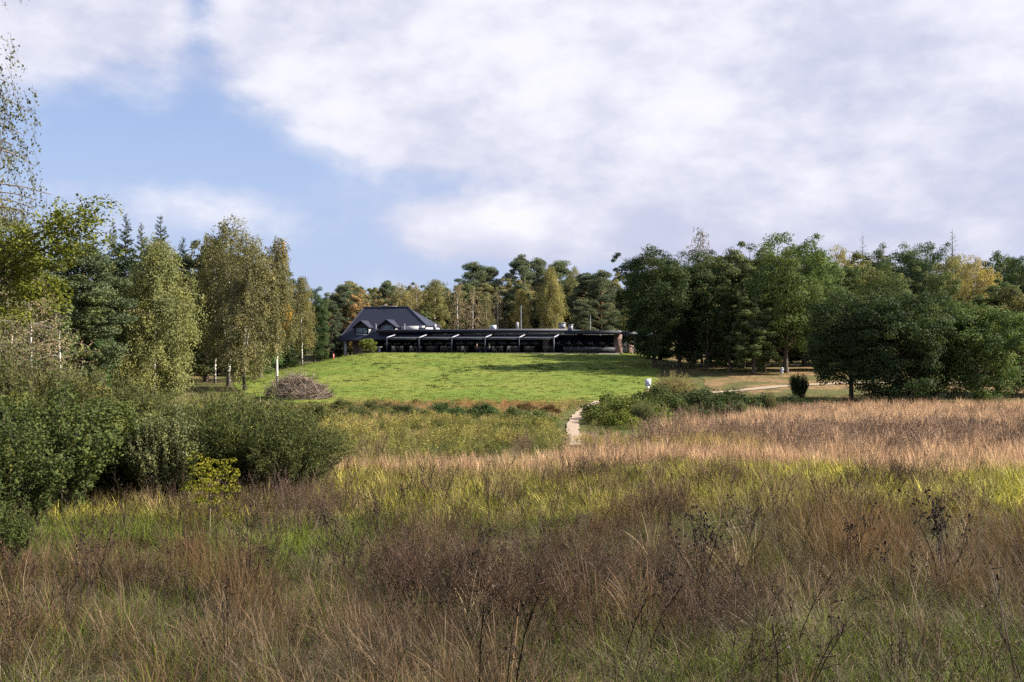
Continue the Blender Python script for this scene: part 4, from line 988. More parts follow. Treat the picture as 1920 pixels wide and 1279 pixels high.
 ('spx1', 'spruce_tree', 1787, 172, 427, (0.102, 0.086, 0.075), 'greyish thin spruce top on the skyline further right', 'tree', RW, 1.3),
 ('oak3', 'oak_tree', 1645, 164, 444, (0.065, 0.084, 0.041), 'distant oak right of the small dark spruce top', 'tree', RW, .7),
 ('oak0', 'oak_tree', 1698, 150, 443, (0.060, 0.090, 0.037), 'tall far oak in the middle of the right skyline', 'tree', RW, .8),
 ('oak1', 'oak_tree', 1742, 146, 447, (0.058, 0.088, 0.036), 'far oak just left of the greyish spruce top', 'tree', RW, .75),
 ('brc3', 'birch_tree', 1790, 136, 470, (0.202, 0.180, 0.064), 'olive yellow birch below the greyish spruce top', 'tree', RW, 1.2),
 ('brc1', 'birch_tree', 1828, 132, 474, (0.306, 0.229, 0.070), 'golden birch near the right edge', 'tree', RW, 1.2),
 ('oak2', 'oak_tree', 1872, 148, 455, (0.060, 0.088, 0.039), 'far oak right of the golden birch', 'tree', RW, .8),
 ('oak3', 'oak_tree', 1915, 142, 458, (0.058, 0.088, 0.036), 'far oak on the skyline at the right edge', 'tree', RW, .8),
 ('fol0', 'oak_tree', 1690, 122, 500, (0.102, 0.119, 0.044), 'olive tree behind the dark front oaks', 'tree', RW, 1.3),
 ('fol1', 'oak_tree', 1870, 118, 510, (0.078, 0.111, 0.040), 'green tree behind the front oaks near the right edge', 'tree', RW, 1.3),
 # front row of the right wood
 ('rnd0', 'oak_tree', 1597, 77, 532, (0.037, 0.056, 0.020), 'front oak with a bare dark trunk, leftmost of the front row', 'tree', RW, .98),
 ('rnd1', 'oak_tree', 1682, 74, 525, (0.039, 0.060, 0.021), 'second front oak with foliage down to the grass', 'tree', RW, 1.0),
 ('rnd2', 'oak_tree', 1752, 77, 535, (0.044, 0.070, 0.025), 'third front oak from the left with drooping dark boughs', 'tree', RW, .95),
 ('rnd2', 'oak_tree', 1832, 75, 548, (0.078, 0.115, 0.031), 'bright green front oak near the right edge', 'tree', RW, 1.05),
 ('rnd1', 'oak_tree', 1925, 82, 515, (0.095, 0.092, 0.033), 'brownish green front oak cut by the right edge', 'tree', RW, 1.0),
 ('shr1', 'shrub', 1497, 80, 700, (0.035, 0.058, 0.022), 'dark green bush beside the sandy track', 'shrub', None, .85),
 # shrubs on the terrace and lawn
 ('bsh0', 'shrub', 690, 139, 633, (0.150, 0.177, 0.043), 'clipped round green shrub in front of the house wall', 'shrub', None, 1.2),
]
rr = random.Random(3)
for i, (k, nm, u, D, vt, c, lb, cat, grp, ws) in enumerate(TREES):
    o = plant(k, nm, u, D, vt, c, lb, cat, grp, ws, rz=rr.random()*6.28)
    if lb.startswith('lone white birch'):
        rng = np.random.default_rng(77); T = Tree()
        for q in range(11):
            a = rng.random()*6.28; f = rng.uniform(.25, .93); r = rng.uniform(.3, 1.8)*(1 if f < .8 else .5); p = np.array([cos(a)*r, sin(a)*r, f*15])
            n = 60; cc = p+rng.normal(0, 1, (n, 3))*np.array([.22, .22, .42]); s = .15*rng.uniform(.7, 1.3, n)
            T.leaves(cc, rng.normal(0, 1, (n, 3)), np.array([0, 0, -1])+rng.normal(0, .5, (n, 3)), s, s*.7, rng.random(n)*.6+.2)
        y = link('yellow_leaves', T.c.mesh('yellow_leaves', M['leaf']), o, color=(.55, .30, .03)); y['label'] = 'bright yellow autumn leaf tufts'
# far rows that close the wood
LMK = {'left': [(62, 'the dying birch'), (150, 'the broad pine'), (234, 'the tallest spruce'), (291, 'the pale weeping birch'), (386, 'the dark leafy tree'), (428, 'the tallest birch'), (519, 'the lone white birch'), (590, 'the rounded oak')],
       'middle': [(640, 'the left end of the house roof'), (700, 'the house ridge'), (765, 'the hipped roof end'), (817, 'the small roof chimney'), (880, 'the left awnings'), (945, 'the skylight box'), (1000, 'the steel flue'), (1077, 'the roof vents'), (1128, 'the white roof mast'), (1165, 'the brick pier')],
       'right': [(1228, 'the big dark oak'), (1316, 'the bare topped birch'), (1392, 'the pale olive tree'), (1474, 'the tallest oak'), (1576, 'the yellowing birch'), (1617, 'the small spruce top'), (1698, 'the tall far oak'), (1787, 'the greyish spruce top'), (1828, 'the golden birch'), (1915, 'the right edge oak')]}
def beside(u, side):
    lu, nm = min(LMK[side], key=lambda q: abs(q[0]-u)); d = u-lu
    return ('behind and left of ' if d < -9 else 'behind and right of ' if d > 9 else 'straight behind ')+nm
def shade_word(c):
    r, gg, b_ = c
    return 'ochre' if r > gg*1.12 else 'olive' if r > gg*.95 else 'dark green' if gg < .075 else 'greyish green' if b_ > gg*.5 else 'green'
FAR = []
rf = random.Random(12)
for (u0, u1, D0, D1, vt0, vt1, n, cols, keys) in (
    (-60, 640, 150, 210, 470, 560, 30, [SP, PI_D, (.04, .058, .022)], ['pin0', 'pin1', 'fol0', 'fol1', 'spr0']),
    (630, 1190, 174, 200, 516, 508, 56, [(.15, .145, .06), (.11, .125, .055), (.19, .165, .07), (.085, .10, .05)], ['fol0', 'fol1', 'fol2', 'fol1', 'brc3', 'pin1']),
    (640, 1180, 198, 250, 535, 555, 32, [PI, (.085, .09, .035), (.13, .11, .045)], ['pin0', 'pin1', 'pin2', 'fol2', 'brc1']),
    (1180, 2010, 170, 240, 470, 520, 30, [OK_D, OK_M, (.09, .09, .03)], ['oak0', 'oak1', 'fol0', 'fol1', 'pin1'])):
    side = 'left' if u0 < 0 else ('middle' if u0 < 1000 else 'right'); row = 'second' if D0 == 174 else 'rear'
    for i in range(n):
        u = u0+(u1-u0)*(i+rf.random())/n; k = rf.choice(keys); D = rf.uniform(D0, D1)
        vt = np.interp(u, [u0, (u0+u1)/2, u1], [vt0, (vt0+vt1)/2, vt1]) if side != 'right' else rf.uniform(470, 520)
        nm = {'pin': 'pine_tree', 'spr': 'spruce_tree', 'brc': 'birch_tree'}.get(k[:3], 'oak_tree')
        cc = rf.choice(cols)
        plant(k, nm, u, D, vt+rf.uniform(0, 34), cc, '%s %s row %s %s' % (shade_word(cc), row, nm.replace('_tree', ''), beside(u, side)), 'tree', '%s rows of the %s wood' % (row, side), 1.15, rz=rf.random()*6.28)
# trunks and dark undergrowth inside the woods
UG = []
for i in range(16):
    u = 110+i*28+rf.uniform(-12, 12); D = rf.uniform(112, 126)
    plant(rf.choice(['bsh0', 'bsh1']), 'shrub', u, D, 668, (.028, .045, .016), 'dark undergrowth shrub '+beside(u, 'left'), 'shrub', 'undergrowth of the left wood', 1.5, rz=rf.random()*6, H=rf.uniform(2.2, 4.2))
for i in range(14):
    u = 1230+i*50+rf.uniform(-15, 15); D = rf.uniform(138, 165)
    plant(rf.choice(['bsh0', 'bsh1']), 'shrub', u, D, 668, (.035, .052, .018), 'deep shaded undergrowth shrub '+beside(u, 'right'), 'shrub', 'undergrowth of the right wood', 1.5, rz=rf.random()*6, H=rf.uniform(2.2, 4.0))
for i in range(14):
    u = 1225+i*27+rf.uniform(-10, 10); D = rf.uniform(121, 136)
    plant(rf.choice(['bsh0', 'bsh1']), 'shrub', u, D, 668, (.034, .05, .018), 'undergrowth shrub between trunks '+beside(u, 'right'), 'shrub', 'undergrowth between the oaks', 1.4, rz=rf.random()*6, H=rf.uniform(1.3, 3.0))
for u, D, h, lb in ((1325, 112, 11, 'slim oak trunk left in the open part of the right wood'), (1368, 110, 11, 'second slim oak in the open part of the right wood'),
                    (1433, 108, 10, 'slim oak just left of the thick forked trunk')):
    plant('fol2', 'oak_tree', u, D, 0, (.045, .066, .022), lb, 'tree', RW, .8, rz=rf.random()*6, H=h)

# oak bough reaching in from the left edge
def bough_tree():
    tm, cm, H0 = proto('noa0'); x, D = -18.9, 27.5; z = g(x, D)
    o = empty('oak_tree', (x, D, z), .4, (1.0, 1.0, .93)); link('trunk', tm, o); link('crown', cm, o, color=(.075, .085, .018))
    tag(o, 'near oak at the left edge whose green boughs reach into the sky', 'tree', LW)
    rng = np.random.default_rng(5); T = Tree(); c0 = Matrix.LocRotScale(o.location, o.rotation_euler, o.scale).inverted()
    tips = [(150, 400), (120, 395), (175, 385), (95, 420), (60, 440), (140, 430), (30, 470), (70, 470), (110, 460), (160, 415), (20, 520), (60, 520), (100, 540), (120, 560), (45, 560), (10, 450), (85, 500), (30, 600), (200, 455), (5, 560)]
    st = np.array(c0 @ Vector((X(-40, 27), 27.4, Zv(520, 27))))
    for u, v in tips:
        d = 26.5+rng.normal(0, .7); p = np.array(c0 @ Vector((X(u, d), d, Zv(v, d)))); 
        T.b.tube(curve3(st, p, rng, .07, 6), np.linspace(.05, .008, 6), 4, cap=False)
        for k in range(13):
            q = p+rng.normal(0, .30, 3)*np.array([1, 1, .7])-(p-st)*rng.random()**2*.35; n = 34; cc = q+rdir(rng, n)*(.24*rng.random(n)**.4)[:, None]
            s = .095*rng.uniform(.7, 1.3, n); T.leaves(cc, rng.normal(0, .6, (n, 3))+np.array([.2, 0, .6]), rng.normal(0, 1, (n, 3)), s, s*.6, np.clip(.5+.15*rng.normal()+rng.normal(0, .15, n), 0, 1))
    b_ = link('bough', T.b.mesh('bough', M['bark_oak']), o); link('bough_leaves', T.c.mesh('bough_leaves', M['leaf']), b_, color=(.115, .13, .022))
bough_tree()

# ------------------------------------------------------------------ shrubs
SH = [  # key, u, D, top row, colour, label, width
 ('wil0', 430, 22.8, 738, (0.087, 0.109, 0.035), 'dark olive willow shrub, left half of the big willow thicket', 1.15),
 ('wil1', 532, 22.5, 765, (0.090, 0.110, 0.038), 'dark olive willow shrub at the right end of the thicket', 1.05),
 ('wil2', 486, 24.5, 742, (0.080, 0.102, 0.032), 'dark willow shrub in the middle of the thicket', 1.1),
 ('wil1', 375, 24.0, 752, (0.084, 0.102, 0.032), 'willow shrub at the left rear of the thicket', 1.0),
 ('shr0', 312, 21.5, 772, (0.167, 0.189, 0.087), 'pale silvery green shrub with yellowing lower leaves', .82),
 ('lsh1', 235, 23.0, 745, (0.084, 0.107, 0.032), 'leafy dark green shrub left of the silvery shrub', 1.15),
 ('lsh2', 150, 22.0, 735, (0.080, 0.104, 0.032), 'broad dark green shrub in the middle of the left thicket', 1.25),
 ('shr0', 60, 19.5, 735, (0.075, 0.102, 0.032), 'dark green shrub at the left edge with small yellow leaves', 1.2),
 ('shr0', -25, 17.0, 790, (0.065, 0.090, 0.029), 'large shaded shrub cut off by the left edge', 1.2),
 ('shr2', -25, 13.5, 930, (0.072, 0.099, 0.029), 'low shaded shrub in the lower left corner of the thicket', .9),
 ('wil2', 90, 29.0, 690, (0.109, 0.116, 0.043), 'tall greyish willow behind the left thicket', 1.2),
 ('wil0', 190, 31.0, 700, (0.102, 0.116, 0.041), 'tall olive willow behind the left thicket', 1.2),
 ('wil1', 265, 33.0, 735, (0.123, 0.138, 0.051), 'pale olive willow in front of the weeping birch trunk', 1.0),
 ('wil2', 10, 30.0, 660, (0.094, 0.107, 0.041), 'tall greyish willow at the left edge', 1.1),
]
for k, u, D, vt, c, lb, ws in SH:
    plant(k, 'willow_shrub' if k[:3] == 'wil' else 'shrub', u, D, vt, c, lb, 'shrub', 'shrubs of the left thicket', ws, rz=rr.random()*6.28)
o = plant('asp0', 'aspen_sapling', 392, 16.2, 834, (.19, .19, .022), 'yellow green aspen sapling on a thin bare stem', 'sapling', None, 1.15, rz=.7)
# yellow leaves low on the silvery shrub
BR_ = [  # brambles and willow scrub beside the path
 ('brm0', 1152, 58, 738, (0.102, 0.128, 0.038), 'green bramble mound right beside the bend of the footpath', 1.1),
 ('brm1', 1180, 54, 745, (0.123, 0.152, 0.041), 'broad bramble mound right of the footpath', 1.25),
 ('brm2', 1165, 50, 772, (0.145, 0.174, 0.038), 'low yellowish bramble at the foot of the path mound', 1.2),
 ('wil0', 1205, 52, 752, (0.174, 0.189, 0.087), 'pale green willow scrub below the notice board', .75),
 ('brm0', 1245, 60, 738, (0.080, 0.102, 0.036), 'dark bramble mound right of the notice board', 1.15),
 ('wil1', 1265, 67, 702, (0.275, 0.239, 0.109), 'straw coloured bushy shrub above the dark brambles', .95),
 ('brm2', 1232, 63, 728, (0.072, 0.096, 0.035), 'dark bramble behind the notice board post', 1.1),
 ('brm1', 1318, 62, 730, (0.051, 0.075, 0.029), 'dark green bramble mound right of the straw coloured shrub', 1.2),
 ('brm2', 1372, 64, 734, (0.049, 0.072, 0.028), 'dark bramble mound below the sandy track', 1.2),
 ('brm0', 1430, 66, 738, (0.046, 0.065, 0.028), 'dark bramble mound right of centre below the track', 1.2),
 ('brm1', 1485, 68, 741, (0.043, 0.061, 0.026), 'dark low bramble below the bush by the track', 1.2),
 ('brm2', 1545, 69, 746, (0.043, 0.061, 0.026), 'dark low bramble below the leftmost front oak', 1.2),
 ('brm0', 1330, 54, 770, (0.094, 0.123, 0.046), 'green bramble patch in front of the dark mounds', 1.0),
 ('brm1', 1290, 52, 775, (0.123, 0.116, 0.043), 'brownish bramble patch with rusty leaves', 1.0),
 ('wil2', 1390, 57, 752, (0.167, 0.189, 0.094), 'small pale green willow in the tall grass', .45),
 ('wil0', 1445, 60, 738, (0.189, 0.189, 0.087), 'thin pale sapling willow before the dark brambles', .35),
 ('bsh0', 778, 77.5, 748, (0.087, 0.133, 0.035), 'small green bush at the lower edge of the lawn', 1.1),
 ('brm1', 700, 66, 752, (0.087, 0.104, 0.043), 'dull green bramble patch left of the lawn edge bush', 1.2),
 ('brm2', 640, 68, 750, (0.109, 0.119, 0.043), 'green scrub patch below the brush pile', 1.2),
 ('brm0', 760, 62, 758, (0.072, 0.096, 0.043), 'dark green bramble in the middle of the meadow', 1.2),
 ('brm1', 835, 60, 755, (0.058, 0.102, 0.038), 'deep green bramble mound below the rusty strip', 1.2),
 ('brm2', 905, 60, 757, (0.067, 0.109, 0.041), 'deep green bramble mound right of the middle one', 1.2),
 ('brm0', 965, 55, 762, (0.102, 0.128, 0.049), 'green willow herb mound left of the footpath', 1.1),
 ('brm1', 1010, 51, 770, (0.123, 0.152, 0.049), 'yellow green herb mound next to the footpath', 1.0),
 ('brm2', 590, 54, 758, (0.123, 0.133, 0.049), 'low green scrub right of the willow thicket', 1.1),
 ('brm0', 668, 58, 762, (0.102, 0.116, 0.046), 'low grey green scrub between thicket and meadow', 1.1),
 ('brm1', 725, 48, 795, (.120, .125, .050), 'olive scrub mound left in the near scrub', 1.1),
 ('brm2', 815, 50, 788, (.075, .100, .036), 'green herb mound left of middle in the near scrub', 1.2),
 ('brm0', 880, 46, 798, (.150, .140, .050), 'yellowish herb mound in the middle of the near scrub', 1.1),
 ('brm1', 948, 47, 792, (.085, .110, .040), 'green scrub mound right of middle in the near scrub', 1.1),
 ('brm2', 1030, 63, 760, (.120, .070, .035), 'rusty brown scrub mound left of the path bend', 1.1),
 ('brm0', 985, 67, 756, (.110, .065, .034), 'rusty scrub at the lower lawn edge', 1.2),
 ('brm1', 730, 70, 755, (.130, .085, .045), 'brown scrub at the lower lawn edge further left', 1.2),
 ('brm2', 640, 46, 800, (.130, .125, .055), 'straw green scrub right of the willow thicket', 1.1),
]
for k, u, D, vt, c, lb, ws in BR_:
    plant(k, {'brm': 'bramble', 'wil': 'willow_shrub', 'bsh': 'shrub'}[k[:3]], u, D, vt, c, lb, 'shrub', 'scrub of the middle meadow', ws, rz=rr.random()*6.28)

# ------------------------------------------------------------------ grasses and herbs (uncountable: one object per kind, instanced)
def grass_variant(name, seed, spec, mat):
    rng = np.random.default_rng(seed); V = []; Q = []; T = []; R_ = []; n = 0
    for s in spec:
        v, q, t, r = blades(rng, **s)
        V.append(v); Q.append(q+n); T.append(t*s.get('_t', 1.0) if '_t' in s else t); R_.append(r); n += len(v)
    me = mesh_q(name, np.concatenate(V), np.concatenate(Q), {'t': np.concatenate(T), 'v': np.concatenate(R_)}, mat)
    return me
def stalk_variant(name, seed, H, n, R0, mat, sub=6, w=1.0, heads=True):
    """upright dry forbs with short side twigs and seed heads"""
    rng = np.random.default_rng(seed); mb = MB(); hv = []; T = []
    for i in range(n):
        a = rng.random()*6.28; r = R0*math.sqrt(rng.random()); L = H*rng.uniform(.6, 1.1); ln = abs(rng.normal(.08, .12)); ph = rng.random()*6.28
        h = np.array([cos(ph), sin(ph), 0]); p0 = np.array([cos(a)*r, sin(a)*r, 0]); t = np.linspace(0, 1, 4)
        P = p0+h*(np.sin(ln+.25*t)*L*t)[:, None]; P[:, 2] = np.cos(ln+.25*t)*L*t
        k0 = mb.n; mb.tube(P, np.linspace(.0045, .0022, 4)*w, 3, rng.random(), cap=False); T.append(np.repeat(t, 3))
        for k in range(sub):
            tt = rng.uniform(.5, 1); q = np.array([np.interp(tt, t, P[:, j]) for j in range(3)]); e = q+unit(rng.normal(0, .5, 3)+np.array([0, 0, 1]))*L*rng.uniform(.06, .17)
            mb.tube(np.stack([q, e]), np.array([.0025, .0016])*w, 3, rng.random(), cap=False); T.append(np.full(6, tt))
            if heads:
                c = e+rng.normal(0, .01, (2, 3)); s = .015*w**.6*rng.uniform(.7, 1.4, 2)
                V, Q = leafquads(c, rng.normal(0, 1, (2, 3))+np.array([0, -.5, .3]), rng.normal(0, 1, (2, 3)), s*1.3, s); mb.add(V, Q, np.repeat(rng.random(2)*.55, 4)); T.append(np.ones(8))
    return mesh_q(name, np.concatenate(mb.V), np.concatenate(mb.Q), {'t': np.concatenate(T), 'v': np.concatenate(mb.A)}, mat)
def herb_variant(name, seed, H, n, R0, leaf, mat):
    """upright leafy herb stems"""
    rng = np.random.default_rng(seed); mb = MB(); T = []
    for i in range(n):
        a = rng.random()*6.28; r = R0*math.sqrt(rng.random()); L = H*rng.uniform(.6, 1.1); ph = rng.random()*6.28; h = np.array([cos(ph), sin(ph), 0])
        p0 = np.array([cos(a)*r, sin(a)*r, 0]); p1 = p0+h*L*rng.uniform(0, .25)+np.array([0, 0, L]); t = np.linspace(0, 1, 3)[:, None]
        P = p0+(p1-p0)*t; mb.tube(P, np.array([.006, .005, .003]), 3, .3, cap=False); T.append(np.repeat(t[:, 0], 3))
        m_ = 16; tt = .2+.8*rng.random(m_); c = p0+(p1-p0)*tt[:, None]; az = rng.random(m_)*6.28; d = np.stack([np.cos(az), np.sin(az), np.full(m_, .35)], 1)
        s = leaf*rng.uniform(.6, 1.3, m_); c = c+d*s[:, None]*.5
        V, Q = leafquads(c, np.array([0, 0, 1.])+rng.normal(0, .35, (m_, 3)), d, s, s*.3); mb.add(V, Q, np.repeat(np.clip(.5+rng.normal(0, .2, m_), 0, 1), 4)); T.append(np.repeat(tt, 4))
    return mesh_q(name, np.concatenate(mb.V), np.concatenate(mb.Q), {'t': np.concatenate(T), 'v': np.concatenate(mb.A)}, mat)

def variants(cname, meshes):
    c = bpy.data.collections.new(cname)
    for i, me in enumerate(meshes): c.objects.link(bpy.data.objects.new('%s_%02d' % (cname, i), me))
    return c
def scatter(name, coll, nvar, P, rot, scl, ca, cb, label, cat, gain=.80):
    sat = 1.08 if P[:, 1].mean() < 20 else 1.0
    ca = ca*gain; cb = cb*gain
    ca, cb = [np.clip(c.mean(1, keepdims=True)+(c-c.mean(1, keepdims=True))*sat, .004, 1) for c in (ca, cb)]
    me = bpy.data.meshes.new(name); n = len(P)
    me.vertices.add(n); me.vertices.foreach_set('co', np.asarray(P, np.float32).ravel())
    rng = np.random.default_rng(n)
    def at(nm, typ, dat, key):
        a = me.attributes.new(nm, typ, 'POINT'); a.data.foreach_set(key, np.ascontiguousarray(dat).ravel())
    at('rot', 'FLOAT_VECTOR', rot.astype(np.float32), 'vector'); at('scl', 'FLOAT_VECTOR', scl.astype(np.float32), 'vector')
    at('idx', 'INT', rng.integers(0, nvar, n).astype(np.int32), 'value')
    one = np.ones((n, 1))
    at('ca', 'FLOAT_COLOR', np.concatenate([ca, one], 1).astype(np.float32), 'color'); at('cb', 'FLOAT_COLOR', np.concatenate([cb, one], 1).astype(np.float32), 'color')
    o = link(name, me); tag(o, label, cat, kind='stuff')
    ng = bpy.data.node_groups.new(name, 'GeometryNodeTree')
    ng.interface.new_socket('Geometry', in_out='INPUT', socket_type='NodeSocketGeometry'); ng.interface.new_socket('Geometry', in_out='OUTPUT', socket_type='NodeSocketGeometry')
    gi = ng.nodes.new('NodeGroupInput'); go = ng.nodes.new('NodeGroupOutput'); ip = ng.nodes.new('GeometryNodeInstanceOnPoints'); ci = ng.nodes.new('GeometryNodeCollectionInfo')
    ci.inputs['Collection'].default_value = coll; ci.inputs['Separate Children'].default_value = True; ci.inputs['Reset Children'].default_value = True
    def na(nm, typ): k = ng.nodes.new('GeometryNodeInputNamedAttribute'); k.data_type = typ; k.inputs['Name'].default_value = nm; return k.outputs['Attribute']
    L = ng.links.new; L(gi.outputs[0], ip.inputs['Points']); L(ci.outputs[0], ip.inputs['Instance']); ip.inputs['Pick Instance'].default_value = True
    L(na('idx', 'INT'), ip.inputs['Instance Index']); er = ng.nodes.new('FunctionNodeEulerToRotation'); L(na('rot', 'FLOAT_VECTOR'), er.inputs[0]); L(er.outputs[0], ip.inputs['Rotation'])
    L(na('scl', 'FLOAT_VECTOR'), ip.inputs['Scale']); L(ip.outputs[0], go.inputs[0])
    md = o.modifiers.new('scatter', 'NODES'); md.node_group = ng
    return o
def jgrid(rng, y0, y1, cell, half=.58, pad=2.0):
    ys_ = np.arange(y0, y1, cell); P = []
    for yv in ys_:
        w = half*yv+pad; x = np.arange(-w, w, cell); P.append(np.stack([x, np.full(len(x), yv)], 1))
    P = np.concatenate(P); return P+rng.uniform(-.5, .5, P.shape)*cell
def bump(a, lo, hi, soft): return sstep((a-lo)/soft+.5)*sstep((hi-a)/soft+.5)
def pal(rng, cols, f):
    """blend along a palette by f in 0..1, with jitter"""
    cols = np.array(cols); f = np.clip(f, 0, .9999)*(len(cols)-1); i = f.astype(int); k = (f-i)[:, None]
    c = cols[i]*(1-k)+cols[i+1]*k
    return c*np.clip(rng.normal(1, .2, (len(c), 1)), .6, 1.5)
def fields(P, warp=True):
    x, y = P[:, 0], P[:, 1]; u = 960+FP*x/y
    if warp: y = y+(fbm(x*.19+3, y*.11, 91)-.5)*.58*np.clip(y, 0, 34)*np.clip((62-y)/20, 0, 1)+(fbm(x*.6, y*.3, 92)-.5)*.12*np.clip(y, 0, 34)*np.clip((62-y)/20, 0, 1)
    return x, y, u, fbm(x*.16, y*.22, 41), fbm(x*.5, y*.6, 42), fbm(x*1.5, y*1.7, 43)
def green_zone(u, y, nb, nm):
    z = 1.0*bump(u, 60, 690, 140)*bump(y, 12.0, 19, 2.2) + .8*bump(y, 18.5, 25.5, 3)*bump(u, 500, 1320, 240) + 1.0*bump(y, 22.5, 27.2, 2)*sstep((u-1150)/250) + 1.1*bump(u, 1250, 2300, 200)*bump(y, 3, 10.8, 2) + 1.0*bump(u, 940, 1300, 200)*bump(y, 3, 9.8, 1.5) + .5*bump(u, 200, 420, 120)*bump(y, 8.6, 10.6, 1)
    z = z*(.25+1.1*sstep((nm-.34)/.22))
    return np.clip(z+.5*(nb-.62), 0, 1)
def on_path(x, y):
    u = np.interp(y, PATH_Y, PATH_U); d = x-X(u, y)
    return (np.abs(d) < .22) & (y > 43.0) & (y < 80)
def near_path(x, y):
    u = np.interp(y, PATH_Y, PATH_U); d = x-X(u, y)
    return np.clip(bump(d, -1.0, .8, .6)*bump(y, 44.5, 80, 2), 0, 1)
def finish(rng, P, keep, s0, s1, tilt=.10, wx=1.0, hs=None):
    P = P[keep]; n = len(P); x, y = P[:, 0], P[:, 1]
    xyz = np.stack([x, y, G(x, y)-.02], 1); rot = np.stack([rng.normal(0, tilt, n), rng.normal(0, tilt, n), rng.random(n)*6.283], 1)
    s = rng.uniform(s0, s1, n)
    if hs is not None: s = s*hs[keep]
    s = s*(1-.62*near_path(x, y))
    return xyz, rot, np.stack([s*wx, s*wx, s*rng.uniform(.85, 1.15, n)], 1)

gm = M['grass']
tall_near = variants('tall_near', [grass_variant('tg%d' % i, 900+i, [
    dict(N_=60, R0=.19, L=(.42, .95), lean=(.13, .15), curve=(.1, .9), w=(.0022, .0042), S=5, head=1.5),
    dict(N_=42, R0=.2, L=(.3, .75), lean=(.7, .4), curve=(.3, 1.8), w=(.002, .0042), S=5, head=.6),
    dict(N_=56, R0=.2, L=(.15, .42), lean=(.4, .35), curve=(.6, 2.2), w=(.003, .006), S=4)], gm) for i in range(7)])
green_near = variants('green_near', [grass_variant('gg%d' % i, 920+i, [
    dict(N_=85, R0=.19, L=(.12, .36), lean=(.3, .28), curve=(.4, 2.0), w=(.0035, .007), S=4),
    dict(N_=8, R0=.15, L=(.35, .6), lean=(.15, .15), curve=(.1, .6), w=(.002, .004), S=4, head=1.0)], gm) for i in range(6)])
flat_near = variants('flat_near', [grass_variant('fg%d' % i, 940+i, [
    dict(N_=110, R0=.34, L=(.22, .62), lean=(1.0, .4), curve=(.0, 1.0), w=(.002, .0045), S=4, az=None if i % 2 else i*1.0),
    dict(N_=30, R0=.28, L=(.3, .7), lean=(.6, .35), curve=(.5, 1.6), w=(.002, .0045), S=5)], gm) for i in range(6)])
stalk_near = variants('stalk_near', [stalk_variant('st%d' % i, 960+i, .95, 17, .30, M['stalk'], 8) for i in range(6)])
tall_mid = variants('tall_mid', [grass_variant('tm%d' % i, 1000+i, [
    dict(N_=46, R0=.24, L=(.6, 1.1), lean=(.15, .14), curve=(.05, .55), w=(.007, .012), S=4, head=1.0),
    dict(N_=34, R0=.24, L=(.25, .55), lean=(.35, .25), curve=(.5, 1.5), w=(.008, .014), S=3)], gm) for i in range(6)])
green_mid = variants('green_mid', [grass_variant('gm%d' % i, 1020+i, [
    dict(N_=70, R0=.28, L=(.25, .55), lean=(.25, .25), curve=(.3, 1.5), w=(.009, .016), S=3)], gm) for i in range(5)])
stalk_mid = variants('stalk_mid', [stalk_variant('sm%d' % i, 1040+i, 1.05, 14, .40, M['stalk'], 5, 2.0) for i in range(5)])
herb_mid = variants('herb_mid', [herb_variant('hm%d' % i, 1060+i, 1.0, 16, .42, .15, gm) for i in range(5)])
lawn_tuft = variants('lawn_tuft', [grass_variant('lt%d' % i, 1080+i, [dict(N_=60, R0=.45, L=(.05, .12), lean=(.4, .3), curve=(.2, 1.4), w=(.02, .04), S=2)], gm) for i in range(4)])

STRAW = [(.075, .042, .024), (.14, .078, .040), (.24, .15, .082), (.40, .28, .175), (.20, .12, .072), (.11, .064, .038)]
FGP = [(650, 11.6, 130, 1.5, (.34, .24, .165), 1.15), (340, 11.8, 110, 1.2, (.24, .145, .08), 1.25), (1000, 12.8, 210, 2.0, (.10, .06, .038), .95), (1345, 10.5, 80, 1.2, (.055, .036, .027), .9),
       (1760, 15.5, 260, 3.0, (.26, .155, .08), 1.0), (1560, 11.2, 120, 1.0, (.38, .30, .20), .5), (820, 9.0, 260, .9, (.25, .19, .13), .6), (1450, 13.8, 100, 1.3, (.16, .13, .045), 1.0), (250, 9.3, 200, .9, (.22, .165, .10), .6), (1880, 10.8, 100, 1.2, (.24, .19, .12), .8), (480, 14.2, 120, 1.2, (.22, .16, .085), .7)]
def patch(u, y, cb, hs):
    for (pu, py, ru, ry, col, h) in FGP:
        w = np.clip(1.25*np.exp(-((u-pu)/ru)**2-((y-py)/ry)**2), 0, .92); cb = cb*(1-w[:, None])+np.array(col)*np.random.default_rng(7).uniform(.7, 1.3, len(u))[:, None]*w[:, None]
        if hs is not None: hs = hs*(1+(h-1)*w)
    return cb, hs
# tall dry grass of the near meadow
rng = np.random.default_rng(1); P = jgrid(rng, 5.5, 19.5, .29); x, y, u, nb, nm, ns = fields(P); gz = green_zone(u, y, nb, nm)
rel = (.42+1.0*sstep((fbm(x*.9, y*1.0, 71, 2)-.2)/.6))*(1-.5*bump(u, -200, 720, 120)*sstep((y-12.5)/2))
hol = sstep((fbm(x*1.0, y*1.1, 77, 2)-.36)/.14); keep = rng.random(len(P)) < np.clip((.97-.9*gz)*(.22+.78*hol), .04, 1)
q = finish(rng, P, keep, .45, .85, .13, hs=rel*(1-.35*gz)*np.interp(y, [5, 14, 19], [1, 1, .75])); f = (.55*nm+.45*ns+rng.normal(0, .14, len(P)))[keep]
_, hp = patch(u[keep], y[keep], np.zeros((keep.sum(), 3)), np.ones(keep.sum())); q[2][:, 2] *= hp
scatter('dry_tall_grass', tall_near, 7, *q, pal(rng, [(.07, .058, .020), (.062, .085, .018), (.11, .075, .032)], ns[keep]), patch(u[keep], y[keep], pal(rng, STRAW, sstep((f-.2)/.6)), None)[0], 'tall brown and straw coloured dry grass in the foreground', 'grass', .60)
